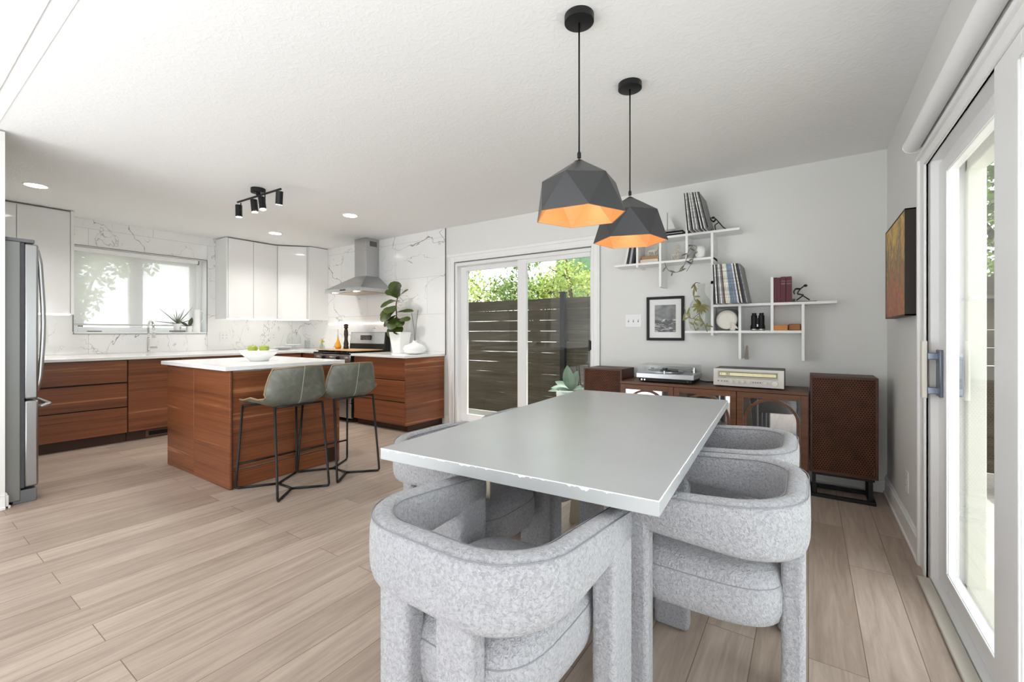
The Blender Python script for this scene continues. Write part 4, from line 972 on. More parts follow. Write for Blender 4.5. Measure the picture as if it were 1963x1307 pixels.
# ---------------------------------------------------------------- framed print, canvas, roller shade
t = thing('framed_photo', 'black framed grey seascape print with white mat on the far wall', 'picture', (-1.073, D - .012, 1.266))
x0, x1, z0, z1 = -1.238, -.908, 1.066, 1.463; fw = .024
MB().box(x0, x0 + fw, D - .024, D - .002, z0, z1).box(x1 - fw, x1, D - .024, D - .002, z0, z1).box(x0 + fw, x1 - fw, D - .024, D - .002, z1 - fw, z1).box(x0 + fw, x1 - fw, D - .024, D - .002, z0, z0 + fw).build('frame', BLACKP, t, bevel=.002)
box('mat_board', mat('mat_board', srgb(238, 238, 236), .8), x0 + fw, x1 - fw, D - .012, D - .006, z0 + fw, z1 - fw, t)
def m_sea():
    n = NT('sea_print'); tc = n.new('ShaderNodeTexCoord'); s_ = n.new('ShaderNodeSeparateXYZ'); n.link(tc.outputs['Object'], s_.inputs[0])
    mp = n.new('ShaderNodeMapping'); mp.inputs['Scale'].default_value = (16, 1, 55); n.link(tc.outputs['Object'], mp.inputs[0])
    mp2 = n.new('ShaderNodeMapping'); mp2.inputs['Scale'].default_value = (9, 1, 14); n.link(tc.outputs['Object'], mp2.inputs[0])
    wv = n.noise(mp.outputs[0], 1, 6, .7, .8); cl = n.noise(mp2.outputs[0], 1, 5, .6, .5)
    sea = n.ramp(wv, [(.38, (.02, .02, .02)), (.52, (.12, .12, .12)), (.62, (.75, .75, .75))]); sky = n.ramp(cl, [(.3, (.06, .06, .06)), (.72, (.34, .34, .34))])
    k = n.ramp(n.math('ADD', n.math('MULTIPLY', s_.outputs[2], 12), .58), [(.42, (0, 0, 0)), (.62, (1, 1, 1))])
    n.link(n.mix(k, sea, sky), n.b.inputs['Base Color']); n.b.inputs['Roughness'].default_value = .4; return n.m
box('print', m_sea(), -1.166, -.98, D - .0125, D - .0119, 1.142, 1.388, t)
box('glass', PICG, x0 + fw, x1 - fw, D - .0165, D - .0145, z0 + fw, z1 - fw, t)
t = thing('abstract_painting', 'deep edged abstract canvas in yellow, red and green daubs on the right wall', 'painting', (XR - .02, 3.60, 1.54))
y0, y1, z0, z1 = 3.09, 4.02, 1.232, 1.825
a0, a1 = atX(1738, 402, XR - .055), atX(1701, 443, XR - .055)
def m_paint():
    n = NT('impasto'); v = n.coords((1, 8, 5)); a = n.noise(v, 1.6, 5, .7, 1.2); b = n.noise(n.coords((1, 40, 22)), 1.2, 4, .7, 1)
    tc = n.new('ShaderNodeTexCoord'); s_ = n.new('ShaderNodeSeparateXYZ'); n.link(tc.outputs['Object'], s_.inputs[0])
    z = n.math('ADD', n.math('MULTIPLY', s_.outputs[2], 2.2), .5); f = n.math('ADD', n.math('MULTIPLY', a, .8), n.math('ADD', n.math('MULTIPLY', n.math('SUBTRACT', z, .5), .22), .09))
    up = n.ramp(f, [(.2, srgb(96, 84, 74)), (.3, srgb(176, 84, 64)), (.4, srgb(206, 126, 80)), (.48, srgb(118, 112, 72)), (.56, srgb(222, 164, 74)), (.66, srgb(228, 200, 80)), (.8, srgb(150, 146, 76))])
    dk = n.ramp(b, [(.3, (.45, .45, .45)), (.6, (1, 1, 1))]); m = n.new('ShaderNodeMix', data_type='RGBA', blend_type='MULTIPLY'); m.inputs[0].default_value = .55
    n.link(up, m.inputs[6]); n.link(dk, m.inputs[7]); n.link(m.outputs[2], n.b.inputs['Base Color']); n.bump(b, .7, .006); n.b.inputs['Roughness'].default_value = .45; return n.m
ya, yb = 2.99, 3.665
box('canvas', m_paint(), XR - .052, XR - .004, ya + .008, yb - .008, 1.232, 1.765, t)
MB().box(XR - .054, XR - .002, ya, ya + .007, 1.224, 1.773).box(XR - .054, XR - .002, yb - .007, yb, 1.224, 1.773).box(XR - .054, XR - .002, ya, yb, 1.766, 1.773).box(XR - .054, XR - .002, ya, yb, 1.224, 1.231).build('edge_frame', mat('dark_brown_edge', srgb(44, 36, 30), .5), t)
t = thing('roller_blind', 'rolled up white shade above the right sliding glass door', 'blind', (XR - .035, 1.4, 2.07))
MB().cyl((XR - .036, 2.925, 2.066), (XR - .036, -.25, 2.066), .034, n=28).build('roll', mat('shade_fabric', srgb(238, 238, 237), .6), t, autosm=40)
MB().cyl((XR - .036, 2.932, 2.066), (XR - .036, 2.925, 2.066), .036, n=28).box(XR - .04, XR, 2.926, 2.932, 2.03, 2.1).build('end_cap', TRIMW, t, autosm=40)
MB().box(XR - .01, XR, -.25, 2.925, 2.095, 2.125).build('mounting_rail', TRIMW, t)
# ---------------------------------------------------------------- wall shelves
SF, SB = 3.872, D - .001
SHW = mat('shelf_white', srgb(238, 238, 237), .4)
def shelf(label, ox, oz):
    t = thing('wall_shelf', label, 'shelf', (ox, 3.97, oz), group='interlocking white wall shelves')
    w = .019
    box('shelf_board', SHW, ox - .663, ox + .165, SF, SB, oz + .212, oz + .231, t, bevel=.001)
    box('shelf_board', SHW, ox - .866, ox - .026, SF, SB, oz, oz + .019, t, bevel=.001)
    for dx, z0, z1 in ((-.663, -.02, .425), (-.461, -.205, .212), (-.242, .0, .425), (-.045, -.205, .212)):
        box('upright', SHW, ox + dx, ox + dx + w, SF - .001, SB, oz + z0, oz + z1, t, bevel=.001)
    return t
ZA, ZB = 1.738, 1.134
ta_ = shelf('upper white interlocking cube shelf beside the pendant lamp', -.615, ZA)
shelf('lower white interlocking cube shelf above the receiver', .003, ZB)
TA, MA, TB, MB_ = ZA + .2312, ZA + .0192, ZB + .2312, ZB + .0192
# ---- record sleeves (0.31 m square, leaning against an upright)
def sleeve(x, zb, lean, th, m, edge, label, group):
    t = thing('record_sleeve', label, 'record', (x, 3.91, zb), group=group)
    Mx = Matrix.Translation((x, 0, zb)) @ Matrix.Rotation(-lean, 4, 'Y')
    MB().box(0, th, 3.757, D - .004, .0005, .308, Mx).build('cover', m, t)
    MB().box(.0006, th - .0006, 3.7562, 3.7572, .003, .305, Mx).build('spine', edge, t)
    return t
SW = {'white': srgb(224, 222, 216), 'cream': srgb(206, 196, 178), 'black': srgb(28, 28, 30), 'grey': srgb(126, 126, 126), 'blue': srgb(104, 124, 148), 'brown': srgb(96, 76, 66), 'navy': srgb(44, 46, 64)}
def sm(c): return mat('sleeve_' + c, SW[c], .45, vary=.12, vscale=30)
def spn(c): return mat('spine_' + c, tuple(min(1, k * 1.15) for k in SW[c][:3]) + (1,), .5, vary=.5, vscale=60)
cols = ['black', 'white', 'grey', 'black', 'white', 'grey', 'white', 'grey', 'black', 'white', 'black', 'white', 'grey', 'black']
n = len(cols)
xa, xb = atY(1317.5, 443, 3.757).x, atY(1359, 438, 3.757).x
for i, c in enumerate(cols):
    th = (xb - xa) / n; x = xa + i * th; last = i == n - 1
    lab = 'outermost %s record sleeve facing the pushing figure on the upper shelf' % c if last else {'black': 'thin black record sleeve leaning in the upper shelf row', 'white': 'thin white record sleeve leaning in the upper shelf row', 'grey': 'thin grey record sleeve leaning in the upper shelf row'}[c]
    sleeve(x, TA, radians(5 + 8.5 * i / (n - 1)), th * .68, sm('grey' if last else c), spn(c), lab.replace('black record', 'grey record') if last else lab, 'records on the upper shelf')
cols = ['black', 'white', 'black', 'grey', 'white', 'grey', 'brown', 'cream', 'white', 'cream', 'blue', 'blue', 'grey', 'blue', 'white', 'navy', 'cream', 'black', 'navy', 'grey']
n = len(cols)
xa, xb = atY(1369.5, 585, 3.757).x, atY(1434, 580, 3.757).x
for i, c in enumerate(cols):
    th = (xb - xa) / n; x = xa + i * th; last = i == n - 1
    lab = 'outermost grey record sleeve with its cover showing on the lower shelf' if last else 'thin %s record sleeve leaning in the lower shelf row' % c
    sleeve(x, TB, radians(2.5 + 8 * i / (n - 1)), th * .8, sm(c), spn(c), lab, 'records on the lower shelf')
# ---- upright books
def book(x0, x1, y0, z0, h, dpt, m, label, group, bands=True, lean=0):
    t = thing('book', label, 'book', (x0, y0, z0), group=group)
    Mx = Matrix.Translation((x0, 0, z0 + .0005)) @ Matrix.Rotation(lean, 4, 'Y')
    w = x1 - x0; tz = max(0, w * sin(-lean))
    MB().box(0, .0025, y0 + .002, y0 + dpt, tz, h, Mx).box(w - .0025, w, y0 + .002, y0 + dpt, tz, h, Mx).box(0, w, y0, y0 + .004, tz, h, Mx).build('cover', m, t)
    MB().box(.0026, w - .0026, y0 + .0041, y0 + dpt - .004, tz + .003, h - .003, Mx).build('pages', mat('book_pages', srgb(226, 218, 200), .8), t)
    if bands: MB().box(.002, w - .002, y0 - .0004, y0, h * .82, h * .83, Mx).box(.002, w - .002, y0 - .0004, y0, h * .73, h * .74, Mx).box(.002, w - .002, y0 - .0004, y0, h * .70, h * .704, Mx).build('spine_bands', mat('silver_print', srgb(190, 176, 168), .5), t)
    return t
MAR = mat('maroon_cloth', srgb(92, 30, 44), .5, vary=.1)
for (a, b, h), lab in (((-.2185, -.198, .190), 'first maroon book, against the shelf upright'), ((-.197, -.176, .188), 'second maroon book from the shelf upright'), ((-.174, -.142, .193), 'third maroon book from the shelf upright, with pale bands'), ((-.139, -.105, .192), 'fourth maroon book, next to the crouching bookend figure')):
    book(a, b, 3.885, TB, h, .13, MAR, lab, 'maroon books on the lower shelf', bands=a > -.18)
WB = mat('white_book', srgb(222, 222, 220), .5); BB = mat('black_book', srgb(34, 34, 36), .5); GB = mat('grey_book', srgb(160, 162, 166), .5)
for a, b, m_, ln, lab in ((-1.395, -1.375, WB, .2, 'white paperback leaning at the far left of the upper shelf'), (-1.372, -1.352, BB, .18, 'black paperback leaning between two pale books on the upper shelf'), (-1.347, -1.327, GB, .16, 'pale grey paperback leaning against black on the upper shelf'), (-1.322, -1.302, BB, .14, 'black paperback closest to the white upright above the patio door')):
    book(a, b, 3.885, MA, .165, .13, m_, lab, 'leaning books on the upper shelf', False, ln)
t = thing('book', 'tan book lying on top of a cream one under the horse figurine', 'book', (-1.17, 3.95, MA), group='stacked books on the upper shelf')
box('cover', mat('tan_cover', srgb(160, 120, 82), .5), -1.235, -1.095, 3.89, 4.02, MA + .030, MA + .056, t, bevel=.002); box('pages', mat('book_pages', srgb(226, 218, 200)), -1.232, -1.093, 3.892, 4.017, MA + .034, MA + .052, t)
t = thing('book', 'cream book lying at the bottom of the small stack', 'book', (-1.17, 3.95, MA), group='stacked books on the upper shelf')
box('cover', mat('cream_cover', srgb(214, 196, 176), .5), -1.245, -1.09, 3.885, 4.03, MA + .001, MA + .029, t, bevel=.002); box('pages', mat('book_pages', srgb(226, 218, 200)), -1.242, -1.088, 3.887, 4.027, MA + .005, MA + .025, t)
# horse figurine
hx, hy, hz = -1.155, 3.94, MA + .0565
t = MB(); C_ = lambda *p: [(hx + a, hy, hz + b) for a, b in p]
for dx, dy in ((-.032, -.008), (-.026, .01), (.022, -.008), (.03, .01)): t.tube([(hx + dx * .8, hy + dy, hz + .045), (hx + dx * 1.15, hy + dy, hz + .022), (hx + dx, hy + dy, hz + .001)], [.007, .0045, .004])
t.tube(C_((-.036, .047), (-.015, .05), (.012, .048), (.034, .05), (.048, .066), (.056, .082)), [.010, .014, .013, .013, .008, .007], 10)
t.tube(C_((.053, .084), (.066, .078), (.076, .068)), [.008, .007, .004]).tube(C_((-.042, .05), (-.054, .04), (-.058, .022)), [.004, .004, .002])
tag(t.build('horse_figurine', mat('ivory_figurine', srgb(214, 206, 190), .5), smooth=True), 'small ivory animal figurine standing on the stacked books', 'figurine')
# ---- top of the upper shelf
bx_, by_ = -1.03, 3.97
t = thing('model_sailboat', 'small model sailboat with white sails on the upper shelf', 'model boat', (bx_, by_, TA))
b = MB(); z = TA + .041
P = []
for i in range(9):
    k = -1 + i / 4; w = .016 * (1 - abs(k) ** 2.5) + .001
    P.append([(bx_ + k * .07, by_ - w, z + .024), (bx_ + k * .06, by_ - w * .6, z + .008), (bx_ + k * .055, by_, z + .001), (bx_ + k * .06, by_ + w * .6, z + .008), (bx_ + k * .07, by_ + w, z + .024)])
b.grid(P).add([P[i][j] for i in range(9) for j in (0, 4)], [(2 * i, 2 * i + 1, 2 * i + 3, 2 * i + 2) for i in range(8)]).build('hull', mat('boat_hull', srgb(206, 200, 190), .4), t, smooth=True)
MB().cyl((bx_, by_, z + .02), (bx_, by_, z + .185), .0022).build('mast', STEMB, t)
MB().prism([(.003, .035), (.068, .035), (.003, .178)], -.0008, .0008, Matrix.Translation((bx_, by_, z)) @ Matrix.Rotation(pi / 2, 4, 'X')).build('mainsail', WB, t)
MB().prism([(-.004, .035), (-.055, .035), (-.004, .165)], -.0008, .0008, Matrix.Translation((bx_, by_, z)) @ Matrix.Rotation(pi / 2, 4, 'X')).build('jib', WB, t)
t = thing('black_case', 'flat black case with silver band beneath the model sailboat', 'case', (-.965, 3.96, TA))
box('body', BLACKP, -1.06, -.88, 3.885, 4.05, TA + .0005, TA + .040, t, bevel=.004)
box('band', SILV, -1.058, -.882, 3.8838, 3.886, TA + .017, TA + .021, t)
# ---- bookend figures
def figure(label, x, y, z, limbs, head, base):
    t = thing('bookend_figure', label, 'bookend', (x, y, z), group='black stick figure bookends')
    V = lambda p: (x + p[0], y + (p[2] if len(p) > 2 else 0), z + p[1])
    m = MB()
    for l in limbs: m.tube(fillet([V(p) for p in l], .008, 3), .0042, 8)
    m.sphere(V(head), .0105, 12, (1.25, 1, .95)); m.build('figure', BLACKM, t, smooth=True)
    m = MB()
    for b_ in base: m.box(x + b_[0], x + b_[1], y - .02, y + .02, z + .0004, z + b_[2])
    m.build('base', BLACKM, t, bevel=.001)
xr = -.668
figure('black stick figure bookend pushing against the upper records', xr, 3.885, TA, [
    [(.118, .002), (.098, .018), (.07, .058), (.048, .088), (.030, .105), (.024, .108)], [(.066, .062), (.036, .044), (.042, .002)],
    [(.042, .092), (.024, .074), (.006, .094), (.005, .112)], [(.044, .09, .01), (.026, .07, .012), (.008, .09, .012), (.002, .1, .012)]], (.024, .106), [(-.008, .012, .012)])
xr = -.098
figure('black stick figure bookend crouched with back to the maroon books', xr, 3.89, TB, [
    [(.024, .012), (.07, .05), (.028, .062), (.048, .096), (.072, .116)], [(.105, .012), (.055, .052), (.03, .058)],
    [(.048, .098), (.02, .102), (.006, .078), (.012, .058)], [(.046, .094, .012), (.018, .098, .014), (.003, .072, .014)]], (.080, .118), [(-.002, .016, .022), (.016, .150, .0035)])
# ---- middle shelf: wire polyhedron, mug with vine
t = MB(); c = Vector((-.945, 3.95, MA + .047)); r = .047
ph = (1 + 5 ** .5) / 2; V = [Vector(v).normalized() * r for v in ((0, 1, ph), (0, 1, -ph), (0, -1, ph), (0, -1, -ph), (1, ph, 0), (1, -ph, 0), (-1, ph, 0), (-1, -ph, 0), (ph, 0, 1), (ph, 0, -1), (-ph, 0, 1), (-ph, 0, -1))]
for i in range(12):
    for j in range(i): 
        if (V[i] - V[j]).length < r * 1.2: t.tube([c + V[i], c + V[j]], .0034, 6)
c2 = c + Vector((.008, 0, .072)); r2 = .03; T = [Vector(v) * r2 for v in ((1, 0, -.8), (-.7, .7, -.8), (-.7, -.7, -.8), (0, 0, .9), (.5, .6, .4), (-.6, 0, .5))]
for i in range(6):
    for j in range(i): t.tube([c2 + T[i], c2 + T[j]], .003, 6)
tag(t.build('geometric_sculpture', mat('chalk_white', srgb(212, 204, 194), .7)), 'openwork geometric frame sculpture in pale wood on the upper shelf', 'sculpture')
mx_, my_ = -.752, 3.93
t = thing('hanging_vine_pot', 'rounded white cup with a trailing vine on the upper shelf', 'plant', (mx_, my_, MA))
MB().lathe([(0, .001), (.025, .001), (.036, .02), (.040, .06), (.0385, .100), (.035, .100), (.036, .06), (.032, .022), (0, .01)], (mx_, my_, MA), 32).build('pot', CERAMW, t, smooth=True)
m = MB(); lv = MB(); rnd = random.Random(11)
vine = fillet([(mx_ - .01, my_ - .02, MA + .09), (mx_ - .05, my_ - .03, MA + .12), (mx_ - .085, my_ - .06, MA + .06), (mx_ - .095, my_ - .075, MA - .02), (mx_ - .13, my_ - .08, MA - .10), (mx_ - .19, my_ - .08, MA - .115), (mx_ - .25, my_ - .08, MA - .085), (mx_ - .27, my_ - .08, MA - .02)], .05, 4)
v2 = fillet([(mx_ - .02, my_ - .03, MA + .1), (mx_ - .03, my_ - .07, MA + .03), (mx_ - .05, my_ - .08, MA - .04), (mx_ - .09, my_ - .085, MA - .11)], .04, 4)
for q_ in (vine, v2):
    m.tube(q_, .0022, 6)
    for i in range(3, len(q_), 3):
        a = rnd.uniform(0, 6.28); lv.leaf(q_[i], (cos(a), -.35, sin(a) * .8 - .2), (0, -1, .3), rnd.uniform(.035, .065), .014, 'oval', .2)
m.build('stem', STEMB, t, smooth=True); lv.build('leaves', LEAFG, t, smooth=True)
# ---- glass demijohn with drying branch
jx, jy = -.748, 3.955
t = thing('glass_demijohn', 'big clear round glass jug on the left end of the lower shelf', 'jug', (jx, jy, MB_))
MB().lathe([(0, .004), (.06, .003), (.085, .02), (.099, .07), (.1, .14), (.088, .22), (.06, .27), (.034, .3), (.027, .33), (.027, .38), (.032, .385), (.032, .395), (.027, .395)], (jx, jy, MB_), 40).build('body', CLEAR, t, smooth=True)
MB().tube([(jx - .027, jy, MB_ + .36), (jx - .055, jy - .01, MB_ + .34), (jx - .06, jy - .01, MB_ + .30), (jx - .045, jy, MB_ + .285)], .006).build('handle', CLEAR, t, smooth=True)
t = thing('trailing_branch', 'olive leaved cutting trailing down over the glass jug', 'plant', (jx, jy - .12, MB_ + .3))
m = MB(); lv = MB(); rnd = random.Random(5); y_ = jy - .125
s1 = fillet([(jx - .01, jy, MB_ + .40), (jx - .03, y_, MB_ + .40), (jx - .035, y_, MB_ + .26), (jx + .015, y_, MB_ + .2), (jx + .005, y_, MB_ + .13), (jx + .05, y_, MB_ + .05), (jx + .07, y_, MB_ - .01)], .05, 5)
s2_ = fillet([(jx + .005, y_, MB_ + .14), (jx - .05, y_, MB_ + .09), (jx - .09, y_, MB_ + .13), (jx - .115, y_, MB_ + .2)], .04, 4)
s3 = fillet([(jx + .0, y_, MB_ + .12), (jx - .04, y_, MB_ + .06), (jx - .02, y_, MB_ + .0)], .03, 4)
for q_ in (s1, s2_, s3):
    m.tube(q_, .0024, 6)
    for i in range(2, len(q_), 2):
        a = rnd.uniform(0, 6.28); lv.leaf(q_[i], (cos(a), -.25, sin(a) - .2), (0, -1, .2), rnd.uniform(.035, .07), .016, 'oval', .25)
for k in range(8):
    a = k * .8; lv.leaf((jx + .02, y_, MB_ + .21), (cos(a) * .7, -.3, sin(a) * .6 - .5), (0, -1, .2), .075, .02, 'oval', .4)
m.build('stem', STEMB, t, smooth=True); lv.build('leaves', LEAFO, t, smooth=True)
# ---- cubes of the lower shelf
px_, pz_ = -.548, MB_ + .086
t = thing('round_plate', 'round cream plate standing on edge in the shelf cube', 'plate', (px_, 3.95, MB_))
Mp = Matrix.Translation((px_, 3.93, pz_)) @ Matrix.Rotation(radians(80), 4, 'X')
MB().lathe([(0, .0), (.05, .0), (.08, .012), (.081, .015), (.05, .004), (0, .004)], (0, 0, 0), 40, M=Mp).build('dish', mat('cream_plate', srgb(228, 224, 214), .35), t, smooth=True)
MB().lathe([(.078, .009), (.0835, .012), (.0835, .016), (.078, .016)], (0, 0, 0), 40, M=Mp).build('rim', mat('dark_rim', srgb(96, 92, 88), .5), t, autosm=40)
t = thing('grey_disc', 'dark grey round tray leaning behind the cream plate', 'tray', (px_ + .02, 3.99, MB_))
MB().lathe([(0, 0), (.09, 0), (.09, .008), (0, .008)], (0, 0, 0), 40, M=Matrix.Translation((px_ + .012, 3.985, pz_ + .006)) @ Matrix.Rotation(radians(80), 4, 'X')).build('disc', mat('pewter_grey', srgb(104, 104, 104), .4, .3), t, autosm=40)
bx_, by_ = -.498, 3.895
t = MB().tube([(bx_ - .006, by_, MB_ + .001), (bx_ - .004, by_, MB_ + .02), (bx_ + .004, by_, MB_ + .038), (bx_ - .006, by_, MB_ + .055), (bx_ - .012, by_, MB_ + .062)], [.019, .022, .018, .013, .005], 12).tube([(bx_ + .008, by_, MB_ + .03), (bx_ + .026, by_, MB_ + .022), (bx_ + .032, by_, MB_ + .012)], [.013, .009, .003], 10)
tag(t.build('bird_figurine', mat('chalk_bird', srgb(226, 220, 208), .6), smooth=True), 'tiny pale bird figurine in front of the cream plate', 'figurine')
t = thing('binoculars', 'black binoculars standing upright in the middle shelf cube', 'binoculars', (-.33, 3.94, MB_))
for s_ in (-1, 1):
    MB().lathe([(0, .0005), (.026, .0005), (.026, .03), (.021, .05), (.021, .118), (.016, .12), (.016, .138), (.012, .138), (.012, .13), (0, .13)], (-.33 + s_ * .025, 3.94, MB_), 24).build('barrel', BLACKP, t, autosm=40)
    MB().lathe([(.0262, .006), (.0268, .006), (.0268, .012), (.0262, .012)], (-.33 + s_ * .025, 3.94, MB_), 24).build('ring', SILV, t)
MB().box(-.345, -.315, 3.93, 3.95, MB_ + .045, MB_ + .10).build('bridge', BLACKP, t, bevel=.003)
MB().cyl((-.33, 3.925, MB_ + .03), (-.33, 3.925, MB_ + .05), .007).build('focus_knob', SILV, t)
tag(MB().box(-.222, -.128, 3.885, 4.03, MB_ + .0005, MB_ + .042).build('wooden_box', mat('orange_pine', srgb(196, 132, 66), .5, vary=.15), bevel=.003), 'small orange pine box in the right shelf cube', 'box')
tag(MB().box(-.124, -.048, 3.90, 4.04, MB_ + .0005, MB_ + .05).build('leather_case', mat('tan_leather_case', srgb(146, 92, 48), .5, vary=.2), bevel=.006), 'tan leather case beside the pine box in the shelf cube', 'case')
tag(MB().prism([(-.434, .918), (-.405, .918), (-.412, 1.03), (-.424, 1.03)], 0, .012, Matrix(((1, 0, 0, 0), (0, 0, -1, D - .001), (0, 1, 0, 0), (0, 0, 0, 1)))).build('cord_cover', mat('taupe_cover', srgb(172, 158, 148), .5), bevel=.002), 'narrow taupe tapered strip on the wall under the lower shelf', 'cable cover')
# ---------------------------------------------------------------- outside
CONC = mat('patio_concrete', srgb(196, 190, 180), .8, vary=.12, vscale=3)
struct(MB().box(-12, 8, D + .1, 14, -.16, -.06).build('ground_patio', CONC))
struct(MB().box(XR + .12, 8, -.6, D + .1, -.16, -.06).build('ground_side', CONC))
struct(MB().box(-14, XL - .3, -6, D + .1, -.5, -.4).build('ground_garden', mat('garden_ground', srgb(150, 150, 120), .9)))
SUN_EAVE = mat('sun_eave_board', srgb(196, 196, 192), .6)
struct(MB().box(XL - .4, XR + .9, D + .2, D + .75, H + .10, H + .16).box(XR + .2, XR + .9, -.1, D + .2, H + .10, H + .16).build('added_sun_eave', SUN_EAVE))  # unseen eave added to keep direct sun out of the doors
def m_fence():
    t = NT('weathered_boards'); v = t.coords((1.2, 1, 22)); g = t.noise(v, 1.5, 6, .65, .6); b = t.noise(t.coords((.5, 1, 6)), 1.1, 2)
    c = t.ramp(g, [(.25, srgb(56, 50, 40)), (.5, srgb(78, 70, 57)), (.75, srgb(99, 90, 74))])
    c2 = t.ramp(b, [(.35, srgb(190, 180, 168)), (.65, (1, 1, 1))]); m = t.new('ShaderNodeMix', data_type='RGBA', blend_type='MULTIPLY'); m.inputs[0].default_value = .8
    t.link(c, m.inputs[6]); t.link(c2, m.inputs[7]); t.link(m.outputs[2], t.b.inputs['Base Color']); t.b.inputs['Roughness'].default_value = .8; return t.m
FENCE = m_fence()
t = thing('slat_fence', 'weathered grey brown horizontal board fence beyond the glass doors', 'fence', (-2, 5.35, -.06))
m = MB(); rnd = random.Random(3)
for i in range(11):
    z0 = -.05 + i * .1515
    for k in range(7):
        xa = -9 + k * 2.2
        ps = [(xa + .001 + j * .1998, rnd.uniform(-.001, .0006), rnd.uniform(.1462, .1508)) for j in range(12)]
        vs = [(x_, y_, z0 + z_) for x_, b0, b1 in ps for y_, z_ in ((5.33, b0), (5.352, b0), (5.352, b1), (5.33, b1))]
        m.add(vs, [(4 * j + q_, 4 * j + (q_ + 1) % 4, 4 * j + 4 + (q_ + 1) % 4, 4 * j + 4 + q_) for j in range(11) for q_ in range(4)] + [(0, 1, 2, 3), (47, 46, 45, 44)])
m.build('boards', FENCE, t)
for k, xa in enumerate((-8.95, -6.8, -4.6, -.15, 1.95, 4.1)): box('post', FENCE, xa, xa + .09, 5.353, 5.44, -.06, 1.62, t)
t = thing('fence_post', 'slim black metal post standing in front of the board fence', 'post', (-2.72, 5.24, -.06))
box('shaft', BLACKM, -2.755, -2.685, 5.21, 5.28, -.06, 1.665, t, bevel=.004); box('cap', BLACKM, -2.765, -2.675, 5.20, 5.29, 1.665, 1.685, t, bevel=.004)
MB().box(-2.685, -2.64, 5.215, 5.25, 1.03, 1.05).build('latch', BLACKM, t)
# planters
X, Y = -2.28, 4.62
t = thing('patio_planter', 'white square planter with a blue green leafy plant outside', 'plant', (X, Y, -.06))
MB().lathe([(0, 0), (.17, 0), (.225, .535), (.205, .535), (.20, .50), (0, .50)], (X, Y, -.06), 4, a0=pi / 4 + .3).build('pot', CERAMW, t, bevel=.01)
m = MB(); rnd = random.Random(8)
for d, L, W in (((-.1, -.4, .9), .30, .15), ((.25, -.2, .9), .24, .12), ((-.9, -.2, .12), .30, .09), ((.9, -.2, .22), .28, .09), ((.1, -.9, .1), .24, .15), ((.6, -.6, .4), .24, .12), ((-.5, -.6, .3), .25, .12), ((-.7, .1, .4), .28, .10), ((.75, .2, .1), .3, .08), ((0, -.7, -.2), .22, .16)):
    m.leaf((X, Y, .46), d, (0, -.5, .8) if d[2] < .8 else (0, -1, .2), L, W, 'oval', .25, .2)
m.build('foliage', LEAFB, t, smooth=True)
X, Y = 1.33, 4.66
t = thing('tapered_planter', 'dark grey tapered planter with pale rim outside the right door', 'planter', (X, Y, -.06))
MB().lathe([(0, 0), (.12, 0), (.2, .37), (.17, .37), (.16, .33), (0, .33)], (X, Y, -.06), 4, a0=pi / 4).build('pot', mat('slate_planter', srgb(92, 96, 106), .5), t, bevel=.006)
MB().lathe([(.165, .371), (.215, .371), (.215, .39), (.165, .39)], (X, Y, -.06), 4, a0=pi / 4).build('rim', mat('pale_rim', srgb(206, 206, 206), .5), t, bevel=.002)
# trees
def m_leafy(name, a, b, c):
    t = NT(name); oi = t.new('ShaderNodeNewGeometry'); t.n.remove(t.b)
    col = t.ramp(oi.outputs['Random Per Island'], [(0, a), (.5, b), (1, c)])
    d = t.new('ShaderNodeBsdfDiffuse'); tl = t.new('ShaderNodeBsdfTranslucent'); t.link(col, d.inputs[0]); t.link(col, tl.inputs[0])
    mx = t.new('ShaderNodeMixShader'); mx.inputs[0].default_value = .45; t.link(d.outputs[0], mx.inputs[1]); t.link(tl.outputs[0], mx.inputs[2]); t.link(mx.outputs[0], t.out.inputs[0]); return t.m
LG = m_leafy('tree_leaves', srgb(120, 140, 60), srgb(176, 192, 100), srgb(212, 220, 150))
LG2 = m_leafy('tree_leaves_dark', srgb(84, 108, 52), srgb(128, 154, 84), srgb(176, 190, 130))
BARK = mat('bark', srgb(96, 82, 68), .9)
